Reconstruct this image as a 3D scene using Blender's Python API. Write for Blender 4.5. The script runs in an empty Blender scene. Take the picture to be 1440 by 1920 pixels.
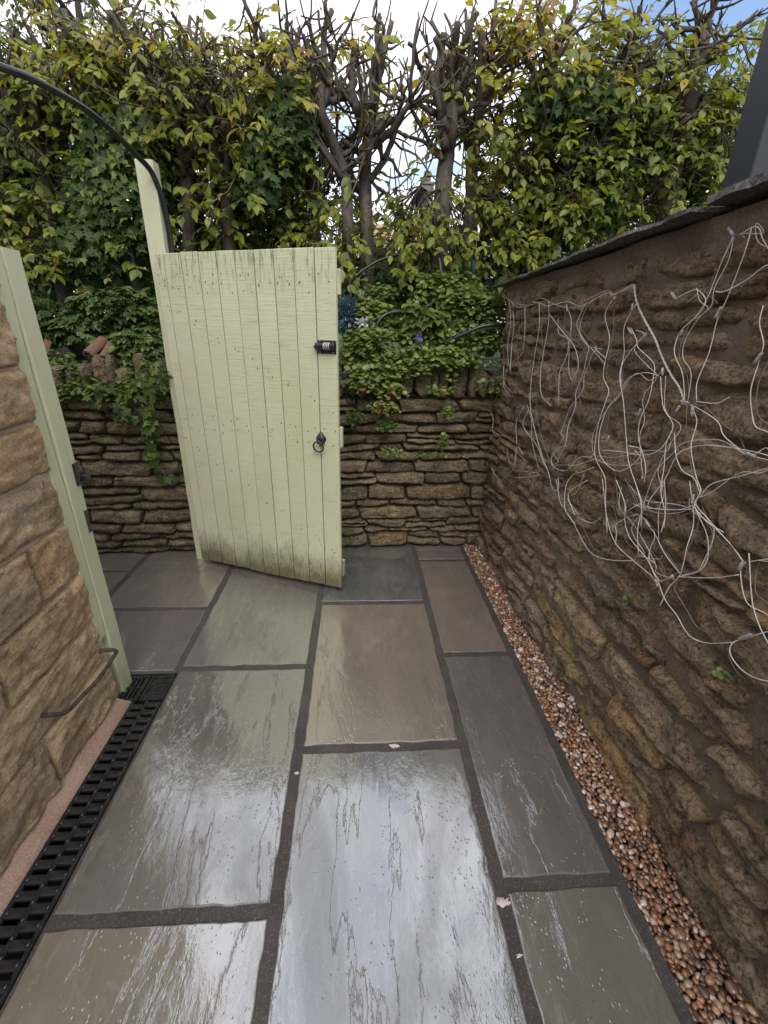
import bpy, math, random
import numpy as np
from mathutils import Vector, Matrix, noise as mn

# ------------------------------------------------------------------ camera, sky, sun, exposure
S = bpy.context.scene
R = math.radians
CAM_H = 1.42
FOC = 811.0                     # focal length in pixels of a 1440 x 1920 frame
_p, _r, _y = R(22.7), R(1.35), R(3.7)
CF = Vector((math.sin(_y)*math.cos(_p), math.cos(_y)*math.cos(_p), -math.sin(_p)))
_r0 = Vector((math.cos(_y), -math.sin(_y), 0)); _u0 = _r0.cross(CF)
CR = _r0*math.cos(_r) + _u0*math.sin(_r)
CU = -_r0*math.sin(_r) + _u0*math.cos(_r)
CAM = Vector((0, 0, CAM_H))
cd = bpy.data.cameras.new('camera'); cam = bpy.data.objects.new('camera', cd)
S.collection.objects.link(cam)
cd.sensor_fit = 'VERTICAL'; cd.sensor_height = 24.0; cd.sensor_width = 18.0
cd.lens = FOC/1920*24.0
cd.clip_start = 0.02; cd.clip_end = 600
M = Matrix((CR, CU, -CF)).transposed().to_4x4(); M.translation = CAM
cam.matrix_world = M
S.camera = cam

SUN_EL, SUN_AZ = R(52), R(176)          # azimuth clockwise from +Y (behind the camera)
W = bpy.data.worlds.new('World'); S.world = W; W.use_nodes = True
nt = W.node_tree; nt.nodes.clear()
def wn(t, **k):
    n = nt.nodes.new(t)
    for a, b in k.items(): setattr(n, a, b)
    return n
wo = wn('ShaderNodeOutputWorld'); wb = wn('ShaderNodeBackground')
sky = wn('ShaderNodeTexSky', sky_type='NISHITA', sun_disc=False, sun_elevation=SUN_EL, sun_rotation=SUN_AZ, dust_density=1.5)
tc = wn('ShaderNodeTexCoord'); sx = wn('ShaderNodeSeparateXYZ')
nt.links.new(tc.outputs['Generated'], sx.inputs[0])
mx = wn('ShaderNodeMath', operation='MAXIMUM'); mx.inputs[1].default_value = 0.0
nt.links.new(sx.outputs['Z'], mx.inputs[0])
ad = wn('ShaderNodeMath', operation='ADD'); ad.inputs[1].default_value = 0.22
nt.links.new(mx.outputs[0], ad.inputs[0])
cxyz = wn('ShaderNodeCombineXYZ')
for i, ax in enumerate('XY'):
    dv = wn('ShaderNodeMath', operation='DIVIDE')
    nt.links.new(sx.outputs[ax], dv.inputs[0]); nt.links.new(ad.outputs[0], dv.inputs[1])
    nt.links.new(dv.outputs[0], cxyz.inputs[i])
cl = wn('ShaderNodeTexNoise'); cl.inputs['Scale'].default_value = 1.15; cl.inputs['Detail'].default_value = 7
cl.inputs['Roughness'].default_value = 0.52; cl.inputs['Distortion'].default_value = 0.35
of = wn('ShaderNodeVectorMath', operation='ADD'); of.inputs[1].default_value = (2.6, 5.5, 3.3)
nt.links.new(cxyz.outputs[0], of.inputs[0]); nt.links.new(of.outputs[0], cl.inputs['Vector'])
cr = wn('ShaderNodeValToRGB'); cr.color_ramp.elements[0].position = 0.36; cr.color_ramp.elements[1].position = 0.47
nt.links.new(cl.outputs['Fac'], cr.inputs[0])
cl2 = wn('ShaderNodeTexNoise'); cl2.inputs['Scale'].default_value = 2.6; cl2.inputs['Detail'].default_value = 6
nt.links.new(of.outputs[0], cl2.inputs['Vector'])
cc = wn('ShaderNodeValToRGB')
cc.color_ramp.elements[0].position = 0.3; cc.color_ramp.elements[0].color = (0.74, 0.77, 0.86, 1)
cc.color_ramp.elements[1].position = 0.68; cc.color_ramp.elements[1].color = (0.96, 0.965, 1.05, 1)
nt.links.new(cl2.outputs['Fac'], cc.inputs[0])
CLOUD = 8.8
cs = wn('ShaderNodeVectorMath', operation='SCALE'); cs.inputs['Scale'].default_value = CLOUD
nt.links.new(cc.outputs[0], cs.inputs[0])
sk = wn('ShaderNodeVectorMath', operation='SCALE'); sk.inputs['Scale'].default_value = 1.35
nt.links.new(sky.outputs[0], sk.inputs[0])
mixs = wn('ShaderNodeMix', data_type='RGBA')
nt.links.new(cr.outputs[0], mixs.inputs[0]); nt.links.new(sk.outputs[0], mixs.inputs[6]); nt.links.new(cs.outputs[0], mixs.inputs[7])
nt.links.new(mixs.outputs[2], wb.inputs[0]); wb.inputs[1].default_value = 0.125
nt.links.new(wb.outputs[0], wo.inputs[0])

sl = bpy.data.lights.new('sun', 'SUN'); sl.energy = 1.5; sl.angle = R(35); sl.color = (1.0, 0.95, 0.88)
so = bpy.data.objects.new('sun', sl); S.collection.objects.link(so)
sd = Vector((math.sin(SUN_AZ)*math.cos(SUN_EL), math.cos(SUN_AZ)*math.cos(SUN_EL), math.sin(SUN_EL)))
so.rotation_euler = sd.to_track_quat('Z', 'Y').to_euler(); so.location = sd*20
S.view_settings.view_transform = 'Standard'; S.view_settings.look = 'None'
S.view_settings.exposure = 0.64; S.view_settings.gamma = 1.0; S.view_settings.use_curve_mapping = False
S.render.engine = 'CYCLES'
S.cycles.max_bounces = 6; S.cycles.diffuse_bounces = 3; S.cycles.glossy_bounces = 3; S.cycles.transmission_bounces = 4
S.cycles.transparent_max_bounces = 6; S.cycles.use_denoising = True
S.cycles.caustics_reflective = False; S.cycles.caustics_refractive = False

# ------------------------------------------------------------------ helpers
rng = random.Random(11)
def U(a, b): return rng.uniform(a, b)
C = S.collection
V3 = Vector
def ray(px, py): return CR*((px-720)/FOC) - CU*((py-960)/FOC) + CF
def atY(px, py, Y): d = ray(px, py); return CAM + d*(Y/d.y)
def atX(px, py, X): d = ray(px, py); return CAM + d*(X/d.x)
def fr(x, y, z, o=4, h=1.0): return mn.fractal(V3((x, y, z)), h, 2.1, o)

def thing(name, label, cat, loc=(0, 0, 0), group=None):
    o = bpy.data.objects.new(name, None); o.empty_display_size = 0.1
    C.objects.link(o); o.location = loc
    o['label'] = label; o['category'] = cat
    if group: o['group'] = group
    return o
def tag(o, label, cat, group=None):
    o['label'] = label; o['category'] = cat
    if group: o['group'] = group
    return o
def link(name, me, mat=None, parent=None):
    o = bpy.data.objects.new(name, me); C.objects.link(o)
    if mat is not None and not me.materials: me.materials.append(mat)
    if parent is not None:
        o.parent = parent
        if parent.type == 'EMPTY': o.matrix_parent_inverse = Matrix.Translation(-V3(parent.location))
    return o
class MB:
    def __init__(s): s.v = []; s.f = []; s.t = []
    def add(s, vs, fs, tint=None):
        n = len(s.v); s.v.extend([tuple(a) for a in vs]); s.f.extend([tuple(i+n for i in f) for f in fs])
        if tint is not None: s.t.extend([tint]*len(vs))
    def box(s, a, b, bev=0.0):
        x0, y0, z0 = a; x1, y1, z1 = b
        if bev <= 0:
            s.add([(x0,y0,z0),(x1,y0,z0),(x1,y1,z0),(x0,y1,z0),(x0,y0,z1),(x1,y0,z1),(x1,y1,z1),(x0,y1,z1)],
                  [(3,2,1,0),(4,5,6,7),(0,1,5,4),(1,2,6,5),(2,3,7,6),(3,0,4,7)])
        else:
            c = bev; vs = []
            for z, i in ((z0,c),(z0+c,0),(z1-c,0),(z1,c)):
                vs += [(x0+i+c*(i==0),y0+i,z),(x1-i-c*(i==0),y0+i,z),(x1-i,y0+i+c*(i==0),z),(x1-i,y1-i-c*(i==0),z),
                       (x1-i-c*(i==0),y1-i,z),(x0+i+c*(i==0),y1-i,z),(x0+i,y1-i-c*(i==0),z),(x0+i,y0+i+c*(i==0),z)]
            fs = [tuple(range(7, -1, -1)), tuple(range(24, 32))]
            for k in range(3):
                for i in range(8): fs.append((k*8+i, k*8+(i+1) % 8, k*8+8+(i+1) % 8, k*8+8+i))
            s.add(vs, fs)
    def tube(s, pts, rad, seg=6, tint=None, cap=True):
        pts = [V3(p) for p in pts]; n = len(pts)
        if not hasattr(rad, '__len__'): rad = [rad]*n
        t = (pts[1]-pts[0]).normalized()
        a = t.orthogonal().normalized(); vs = []; fs = []
        for i in range(n):
            t2 = (pts[min(i+1, n-1)]-pts[max(i-1, 0)])
            t2 = t2.normalized() if t2.length > 1e-9 else t
            a = (a - t2*a.dot(t2)); a = a.normalized() if a.length > 1e-6 else t2.orthogonal().normalized()
            b = t2.cross(a); t = t2
            for k in range(seg):
                th = 2*math.pi*k/seg
                vs.append(pts[i] + (a*math.cos(th)+b*math.sin(th))*rad[i])
        for i in range(n-1):
            for k in range(seg):
                fs.append((i*seg+k, i*seg+(k+1) % seg, (i+1)*seg+(k+1) % seg, (i+1)*seg+k))
        if cap:
            fs.append(tuple(range(seg-1, -1, -1))); fs.append(tuple((n-1)*seg+k for k in range(seg)))
        s.add(vs, fs, tint)
    def mesh(s, name, smooth=False):
        me = bpy.data.meshes.new(name); me.from_pydata(s.v, [], s.f)
        if s.t and len(s.t) == len(s.v):
            at = me.attributes.new('tint', 'FLOAT', 'POINT'); at.data.foreach_set('value', np.array(s.t, dtype=np.float32))
        if smooth: me.polygons.foreach_set('use_smooth', [True]*len(me.polygons))
        me.update(); return me
    def build(s, name, mat, parent=None, smooth=False): return link(name, s.mesh(name, smooth), mat, parent)
def crom(pts, sub=5):
    pts = [V3(p) for p in pts]
    if len(pts) < 3: return pts
    P = [pts[0]*2-pts[1]] + pts + [pts[-1]*2-pts[-2]]; out = []
    for i in range(1, len(P)-2):
        a, b, c, d = P[i-1:i+3]
        for k in range(sub):
            t = k/sub
            out.append(0.5*((2*b)+(c-a)*t+(2*a-5*b+4*c-d)*t*t+(3*b-a-3*c+d)*t**3))
    out.append(pts[-1]); return out

# ------------------------------------------------------------------ materials
class G:
    def __init__(s, name):
        s.m = bpy.data.materials.new(name); s.m.use_nodes = True; s.t = s.m.node_tree; s.t.nodes.clear()
        s.out = s.t.nodes.new('ShaderNodeOutputMaterial')
    def n(s, typ, inp=None, **pr):
        nd = s.t.nodes.new('ShaderNode'+typ)
        for a, b in pr.items(): setattr(nd, a, b)
        for a, b in (inp or {}).items(): s.set(nd.inputs[a], b)
        return nd
    def set(s, sock, v):
        if isinstance(v, bpy.types.NodeSocket): s.t.links.new(v, sock)
        elif hasattr(v, '__len__') and len(v) == 3 and sock.type == 'RGBA': sock.default_value = (*v, 1)
        else: sock.default_value = v
    def obj(s): return s.n('TexCoord').outputs['Object']
    def rnd(s): return s.n('ObjectInfo').outputs['Random']
    def attr(s, a='tint'): return s.n('Attribute', attribute_name=a).outputs['Fac']
    def map(s, v, sc=(1, 1, 1), loc=(0, 0, 0), rot=(0, 0, 0)): return s.n('Mapping', {'Vector': v, 'Scale': sc, 'Location': loc, 'Rotation': rot}).outputs[0]
    def noise(s, v, sc, det=5, ro=0.55, dist=0.0): return s.n('TexNoise', {'Vector': v, 'Scale': sc, 'Detail': det, 'Roughness': ro, 'Distortion': dist}).outputs['Fac']
    def vor(s, v, sc, feat='F1', out='Distance', rand=1.0): return s.n('TexVoronoi', {'Vector': v, 'Scale': sc, 'Randomness': rand}, feature=feat).outputs[out]
    def ramp(s, f, st):
        nd = s.n('ValToRGB', {'Fac': f}); e = nd.color_ramp.elements
        while len(e) < len(st): e.new(0.5)
        for i, (p, c) in enumerate(st):
            e[i].position = p; e[i].color = (c, c, c, 1) if not hasattr(c, '__len__') else (*c, 1)
        return nd.outputs[0]
    def mix(s, f, a, b, bl='MIX'):
        nd = s.n('Mix', data_type='RGBA', blend_type=bl)
        s.set(nd.inputs[0], f); s.set(nd.inputs[6], a); s.set(nd.inputs[7], b); return nd.outputs[2]
    def ma(s, op, a, b=0.0, c=None, clamp=False):
        nd = s.n('Math', operation=op, use_clamp=clamp); s.set(nd.inputs[0], a); s.set(nd.inputs[1], b)
        if c is not None: s.set(nd.inputs[2], c)
        return nd.outputs[0]
    def bump(s, h, st=0.5, d=0.01, nrm=None):
        i = {'Height': h, 'Strength': st, 'Distance': d}
        if nrm is not None: i['Normal'] = nrm
        return s.n('Bump', i).outputs[0]
    def sep(s, v): return s.n('SeparateXYZ', {0: v}).outputs
    def pr(s, **k):
        nd = s.n('BsdfPrincipled'); 
        for a, b in k.items(): s.set(nd.inputs[a.replace('_', ' ')], b)
        s.t.links.new(nd.outputs[0], s.out.inputs[0]); return nd

def mat_stone(name, cols, moss=0.3, mosscol=(0.05, 0.062, 0.016), rough=0.75, bscale=1.0, lich=0.2, bed=3.0, wet=0.25, stain=0.5, mottle_shade=1.0):
    g = G(name); o = g.obj(); r = g.rnd()
    off = g.n('CombineXYZ', {0: g.ma('MULTIPLY', r, 37.0), 1: g.ma('MULTIPLY', r, 11.0), 2: g.ma('MULTIPLY', r, 23.0)}).outputs[0]
    v = g.n('VectorMath', {0: o, 1: off}, operation='ADD').outputs[0]
    k = len(cols)
    base = g.ramp(r, [((i+0.5)/k, c) for i, c in enumerate(cols)])
    n1 = g.noise(v, 8, 7, 0.65, 0.4)
    c = g.mix(g.ramp(n1, [(0.36, 0.0), (0.60, 1.0)]), g.mix(0.55*mottle_shade, base, (0.02, 0.015, 0.01)), base)
    bv = g.map(v, (1, 1, bed))
    rust = g.noise(v, 4.0, 5, 0.65, 1.0)
    c = g.mix(g.ramp(rust, [(0.50, 0.0), (0.66, stain)]), c, (0.27, 0.125, 0.036))
    li = g.noise(o, 15, 7, 0.75)
    c = g.mix(g.ramp(li, [(0.55, 0.0), (0.66, lich)]), c, (0.40, 0.355, 0.28))
    mo = g.noise(o, 4.2, 8, 0.72, 0.6)
    c = g.mix(g.ramp(mo, [(0.60-0.25*moss, 0.0), (0.74-0.2*moss, min(1, moss*1.5))]), c, mosscol)
    n2 = g.noise(bv, 30, 8, 0.74)
    c = g.mix(g.ramp(n2, [(0.34, 0.95*mottle_shade), (0.48, 0.0)]), c, g.mix(0.85, c, (0.0, 0.0, 0.0)))  # crevice shade and highlights put into the grain colour, following the bump
    c = g.mix(g.ramp(n2, [(0.54, 0.0), (0.70, 0.85)]), c, g.mix(0.45, c, (0.66, 0.56, 0.43)))
    n2b = g.noise(v, 95, 5, 0.75)
    c = g.mix(g.ramp(n2b, [(0.38, 0.95*mottle_shade), (0.49, 0.0)]), c, g.mix(0.75, c, (0.0, 0.0, 0.0)))  # finer speckle, again with relief shade and highlights in the colour
    c = g.mix(g.ramp(n2b, [(0.53, 0.0), (0.66, 0.9)]), c, g.mix(0.42, c, (0.72, 0.63, 0.5)))
    h = g.ma('ADD', g.noise(bv, 16, 10, 0.76), g.ma('MULTIPLY', n2b, 0.55))
    h = g.ma('ADD', h, g.ma('MULTIPLY', n2, 0.5))
    ro = g.ramp(g.noise(o, 5, 5, 0.6), [(0.35, max(0.2, rough-wet)), (0.65, rough)])
    g.pr(Base_Color=c, Roughness=ro, Normal=g.bump(h, 1.0, 0.022*bscale))
    return g.m

MAT = {}
MAT['back'] = mat_stone('mossy_back_wall_stone', [(0.26, 0.195, 0.11), (0.37, 0.285, 0.16), (0.21, 0.165, 0.105), (0.33, 0.215, 0.10), (0.43, 0.345, 0.21), (0.28, 0.225, 0.13)], moss=0.56, mosscol=(0.13, 0.125, 0.04), stain=0.35)
MAT['right'] = mat_stone('brown_rubble_stone', [(0.34, 0.235, 0.14), (0.50, 0.345, 0.19), (0.26, 0.19, 0.13), (0.60, 0.37, 0.15), (0.44, 0.33, 0.22), (0.33, 0.22, 0.12), (0.54, 0.375, 0.21), (0.39, 0.27, 0.165)], moss=0.33, mosscol=(0.085, 0.08, 0.03), wet=0.4, lich=0.3, stain=0.75, bed=2.2)
MAT['left'] = mat_stone('tan_sandstone_block', [(0.72, 0.50, 0.285), (0.66, 0.44, 0.24), (0.78, 0.565, 0.34), (0.64, 0.41, 0.21), (0.74, 0.53, 0.32), (0.58, 0.40, 0.245)], moss=0.10, mosscol=(0.16, 0.14, 0.06), lich=0.35, bed=1.6, stain=0.6, mottle_shade=0.45)
MAT['slate'] = mat_stone('grey_slate', [(0.17, 0.165, 0.165), (0.21, 0.20, 0.195)], moss=0.12, lich=0.6, stain=0.25, bed=1, rough=0.6)

def mat_mortar(name, col, col2, sc=1.0, b=0.006, rough=0.9, moss=0.0):
    g = G(name); o = g.obj()
    n = g.noise(o, 6*sc, 6, 0.65); c = g.mix(g.ramp(n, [(0.35, 0.0), (0.65, 1.0)]), col, col2)
    f = g.noise(o, 190*sc, 3, 0.7)
    c = g.mix(g.ramp(f, [(0.35, 0.6), (0.55, 0.0)]), c, g.mix(0.55, c, (0, 0, 0)))
    c = g.mix(g.ramp(f, [(0.6, 0.0), (0.72, 0.4)]), c, g.mix(0.5, c, (0.7, 0.65, 0.6)))
    if moss: c = g.mix(g.ramp(g.noise(o, 5, 7, 0.7), [(0.5, 0.0), (0.62, moss)]), c, (0.06, 0.07, 0.02))
    h = g.ma('ADD', g.noise(o, 25*sc, 8, 0.7), g.ma('MULTIPLY', f, 0.5))
    g.pr(Base_Color=c, Roughness=rough, Normal=g.bump(h, 0.9, b)); return g.m
MAT['joint'] = mat_mortar('dark_jointing_mortar', (0.042, 0.037, 0.033), (0.07, 0.061, 0.054), b=0.003)
MAT['earth'] = mat_mortar('dark_soil', (0.035, 0.026, 0.017), (0.07, 0.05, 0.032), b=0.02)
MAT['core'] = mat_mortar('dark_wall_core', (0.045, 0.036, 0.024), (0.08, 0.06, 0.038), b=0.012, moss=0.5)
MAT['pointing'] = mat_mortar('brown_wall_mortar', (0.15, 0.113, 0.08), (0.25, 0.19, 0.135), b=0.014, moss=0.35)
MAT['flaunch'] = mat_mortar('pinkish_coping_mortar', (0.185, 0.128, 0.10), (0.30, 0.22, 0.175), sc=0.7, b=0.02)
MAT['tanmortar'] = mat_mortar('tan_joint_mortar', (0.46, 0.345, 0.235), (0.56, 0.44, 0.31), b=0.006)
MAT['ramp'] = mat_mortar('tan_mortar_fillet', (0.27, 0.175, 0.125), (0.36, 0.25, 0.185), b=0.004)
MAT['grass'] = mat_mortar('rough_grass', (0.05, 0.075, 0.02), (0.08, 0.10, 0.03), sc=0.4, b=0.03)

def mat_slab():
    g = G('wet_riven_sandstone'); o = g.obj(); r = g.rnd()
    off = g.n('CombineXYZ', {0: g.ma('MULTIPLY', r, 51.0), 1: g.ma('MULTIPLY', r, 17.0), 2: 0.0}).outputs[0]
    v = g.n('VectorMath', {0: o, 1: off}, operation='ADD').outputs[0]
    base = g.n('ObjectInfo').outputs['Color']
    sv = g.map(v, (1.0, 0.38, 1), rot=(0, 0, R(12)))
    n1 = g.noise(sv, 5.5, 6, 0.62, 0.9)
    c = g.mix(g.ramp(n1, [(0.3, 0.55), (0.5, 0.0), (0.72, 0.5)]), base, g.mix(g.ramp(n1, [(0.45, 0.0), (0.55, 1.0)]), g.mix(0.35, base, (0.07, 0.075, 0.065)), g.mix(0.4, base, (0.30, 0.235, 0.17))))
    fine = g.noise(v, 150, 4, 0.75)
    c = g.mix(g.ramp(fine, [(0.34, 0.6), (0.5, 0.0), (0.72, 0.35)]), c, g.mix(0.5, c, (0.05, 0.045, 0.04)))
    veins = g.ma('ABSOLUTE', g.ma('SUBTRACT', g.noise(g.map(v, (1.3, 0.42, 1)), 5.0, 5, 0.55, 1.2), 0.5))
    c = g.mix(g.ramp(veins, [(0.0, 0.35), (0.012, 0.0)]), c, g.mix(0.5, c, (0.4, 0.36, 0.3)))
    # relief: soft riven swells, stepped cleavage lines, pits
    swell = g.noise(g.map(v, (1, 0.5, 1)), 7, 3, 0.5, 0.5)
    stepn = g.noise(g.map(v, (1.6, 0.33, 1), rot=(0, 0, R(-7))), 3.6, 7, 0.62, 0.5)
    step = g.ma('PINGPONG', g.ma('MULTIPLY', stepn, 9.0), 1.0)
    step = g.ramp(step, [(0.0, 0.0), (0.08, 0.85), (0.2, 1.0)])
    pit = g.vor(g.map(v, (1, 0.7, 1)), 95)
    pitm = g.ramp(g.noise(v, 11, 3, 0.6), [(0.46, 0.0), (0.60, 1.0)])
    pits = g.ma('MULTIPLY', g.ramp(pit, [(0.05, 1.0), (0.24, 0.0)]), pitm)
    rip = g.noise(g.map(v, (1, 0.45, 1)), 55, 5, 0.65)
    ripm = g.ramp(g.noise(g.map(v, (1, 0.6, 1)), 4.2, 4, 0.6), [(0.36, 0.1), (0.58, 1.0)])
    h = g.ma('ADD', g.ma('MULTIPLY', swell, 0.6), g.ma('MULTIPLY', step, 0.20))
    h = g.ma('ADD', h, g.ma('MULTIPLY', g.ma('MULTIPLY', rip, ripm), 0.26))
    hw = g.ma('SUBTRACT', h, g.ma('MULTIPLY', pits, 0.2))
    hb = g.ma('ADD', hw, g.ma('MULTIPLY', fine, 0.22))
    nb = g.bump(hb, 0.8, 0.006); ncoat = g.bump(hw, 0.9, 0.0042)
    wet = g.ramp(g.noise(g.map(v, (1, 0.4, 1)), 3.1, 5, 0.62, 0.6), [(0.36, 0.55), (0.5, 1.0)])
    arris = g.attr('tint')
    c = g.mix(g.ma('MULTIPLY', arris, 0.5), c, (0.10, 0.09, 0.075))
    g.pr(Base_Color=c, Roughness=0.55, Normal=nb, Coat_Weight=g.ma('MULTIPLY', wet, g.ma('SUBTRACT', 1.0, g.ma('MULTIPLY', arris, 0.88))), Coat_Roughness=g.ramp(wet, [(0.55, 0.12), (1.0, 0.022)]), Coat_IOR=3.5, Coat_Normal=ncoat)
    return g.m
MAT['slab'] = mat_slab()

def mat_paint(name, horiz=True, dirt=True):
    g = G(name); o = g.obj(); r = g.rnd()
    v = g.n('VectorMath', {0: o, 1: g.n('CombineXYZ', {0: g.ma('MULTIPLY', r, 7.0), 1: 0.0, 2: g.ma('MULTIPLY', r, 5.0)}).outputs[0]}, operation='ADD').outputs[0]
    col = g.mix(r, (0.50, 0.51, 0.34), (0.54, 0.545, 0.37))
    big = g.noise(o, 3, 5, 0.6)
    col = g.mix(g.ramp(big, [(0.35, 0.25), (0.6, 0.0)]), col, (0.36, 0.365, 0.19))
    hs = (5, 5, 130) if horiz else (90, 90, 5)
    saw = g.noise(g.map(v, hs), 1.0, 5, 0.7, 0.3)
    sawm = g.ramp(g.noise(v, 8, 4, 0.6), [(0.4, 0.15), (0.62, 1.0)])
    gr = g.noise(g.map(v, (150, 150, 6)), 1.0, 4, 0.7, 0.4)
    line = g.ma('MULTIPLY', g.ramp(saw, [(0.33, 1.0), (0.44, 0.0)]), sawm)
    col = g.mix(g.ma('MULTIPLY', line, 0.42), col, (0.16, 0.15, 0.07))
    z = g.sep(o)[2]
    if dirt:
        dn = g.noise(g.map(o, (4, 4, 2.5)), 2.2, 8, 0.72)
        d = g.ma('SUBTRACT', g.ma('ADD', g.ma('MULTIPLY', dn, 0.34), 0.05), z)
        dm = g.ramp(g.ma('ADD', d, 0.5), [(0.46, 0.0), (0.66, 0.9)])
        col = g.mix(dm, col, (0.10, 0.08, 0.028))
        sp = g.ma('MULTIPLY', g.ramp(g.noise(g.map(o, (60, 60, 16)), 1.0, 5, 0.75), [(0.55, 0.0), (0.66, 1.0)]), g.ramp(z, [(0.16, 0.85), (0.36, 0.0)]))
        col = g.mix(sp, col, (0.06, 0.05, 0.02))
        tp = g.ma('MULTIPLY', g.ramp(g.noise(g.map(o, (110, 110, 9)), 1.0, 5, 0.7), [(0.52, 0.0), (0.62, 1.0)]), g.ramp(g.ma('ADD', g.ma('SUBTRACT', z, 1.58), g.ma('MULTIPLY', dn, 0.1)), [(0.0, 0.0), (0.2, 0.75)]))
        col = g.mix(tp, col, (0.10, 0.09, 0.04))
    kn = g.vor(g.map(v, (3.2, 3.2, 2.0)), 1.0)
    knr = g.ma('MULTIPLY', g.ramp(kn, [(0.0, 1.0), (0.06, 0.5), (0.09, 0.0)]), g.ramp(g.noise(v, 90, 3, 0.7), [(0.45, 0.0), (0.55, 1.0)]))
    col = g.mix(g.ma('MULTIPLY', knr, 0.55), col, (0.15, 0.13, 0.06))
    fl = g.ramp(g.noise(v, 38, 6, 0.75), [(0.68, 0.0), (0.73, 0.6)])
    col = g.mix(fl, col, (0.2, 0.18, 0.09))
    h = g.ma('ADD', saw, g.ma('MULTIPLY', gr, 0.5)); h = g.ma('SUBTRACT', h, g.ma('MULTIPLY', knr, 0.5))
    g.pr(Base_Color=col, Roughness=0.55, Normal=g.bump(h, 0.5, 0.005)); return g.m
MAT['gate'] = mat_paint('pale_green_gate_paint', True, True)
MAT['post'] = mat_paint('pale_green_post_paint', False, False)

def plain(name, col, rough=0.5, metal=0.0, nsc=0, col2=None, b=0.0, **k):
    g = G(name); o = g.obj()
    n = g.noise(o, nsc or 20, 5, 0.65)
    c = g.mix(g.ramp(n, [(0.4, 0.0), (0.65, 1.0)]), col, col2 if col2 else tuple(x*0.75 for x in col))
    kw = dict(Base_Color=c, Roughness=rough, Metallic=metal); kw.update(k)
    if b: kw['Normal'] = g.bump(n, 0.6, b)
    g.pr(**kw); return g.m
MAT['black'] = plain('black_plastic', (0.012, 0.012, 0.014), 0.28, nsc=40, col2=(0.03, 0.029, 0.028), b=0.001)
MAT['trough'] = plain('black_drain_trough', (0.006, 0.006, 0.007), 0.6)
MAT['iron'] = plain('black_iron', (0.012, 0.012, 0.016), 0.38, nsc=60, col2=(0.02, 0.018, 0.02), b=0.0006)
MAT['hose'] = plain('black_hose', (0.016, 0.017, 0.018), 0.32)
MAT['rust'] = plain('rusty_painted_pipe', (0.018, 0.012, 0.010), 0.7, nsc=45, col2=(0.075, 0.05, 0.04), b=0.002)
MAT['anthracite'] = plain('anthracite_powder_coat', (0.018, 0.020, 0.025), 0.45, nsc=250, col2=(0.022, 0.024, 0.030))
MAT['wire'] = plain('white_flex', (0.78, 0.73, 0.66), 0.4, nsc=25, col2=(0.60, 0.55, 0.48))
MAT['darkwire'] = plain('dark_brown_flex', (0.30, 0.25, 0.20), 0.5, nsc=25, col2=(0.20, 0.16, 0.12))  # darker brown flex for the thin extra strands
MAT['holder'] = plain('clear_grey_lamp', (0.22, 0.20, 0.20), 0.25, nsc=90, col2=(0.5, 0.46, 0.44))
MAT['chrome'] = plain('steel', (0.6, 0.6, 0.6), 0.3, 1.0)
MAT['silver'] = plain('pale_dial', (0.62, 0.60, 0.54), 0.35)
MAT['nail'] = plain('dark_nail', (0.05, 0.042, 0.03), 0.7)
MAT['net'] = plain('dark_green_netting', (0.012, 0.035, 0.022), 0.6)
MAT['terra'] = plain('terracotta', (0.20, 0.105, 0.07), 0.85, nsc=60, col2=(0.09, 0.065, 0.045), b=0.003)
MAT['bag'] = plain('dark_teal_plastic', (0.02, 0.045, 0.06), 0.22)
MAT['clearbag'] = plain('pale_clear_plastic', (0.55, 0.58, 0.6), 0.2)
MAT['rooftile'] = plain('orange_roof_tile', (0.40, 0.25, 0.16), 0.8, nsc=8, col2=(0.30, 0.15, 0.085), b=0.01)
MAT['farwall'] = plain('buff_brick', (0.46, 0.32, 0.21), 0.85, nsc=6)
MAT['glass'] = plain('dark_glass', (0.03, 0.035, 0.04), 0.08)
MAT['white'] = plain('white_frame', (0.75, 0.75, 0.73), 0.4)
MAT['splash'] = plain('pale_mortar_splash', (0.52, 0.43, 0.40), 0.8, nsc=60, b=0.002)
MAT['stem'] = plain('green_stem', (0.10, 0.13, 0.04), 0.5)
MAT['redstem'] = plain('red_stem', (0.23, 0.045, 0.04), 0.5)
MAT['petal'] = plain('violet_petal', (0.10, 0.06, 0.32), 0.5)

def mat_bark():
    g = G('grey_brown_bark'); o = g.obj()
    n = g.noise(g.map(o, (1, 1, 0.35)), 30, 7, 0.7)
    c = g.ramp(n, [(0.3, (0.03, 0.023, 0.018)), (0.5, (0.075, 0.057, 0.043)), (0.7, (0.14, 0.112, 0.085))])
    c = g.mix(g.ramp(g.noise(o, 6, 5, 0.65), [(0.5, 0.0), (0.66, 0.55)]), c, (0.075, 0.08, 0.04))
    g.pr(Base_Color=c, Roughness=0.8, Normal=g.bump(n, 0.8, 0.006)); return g.m
MAT['bark'] = mat_bark()

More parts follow.
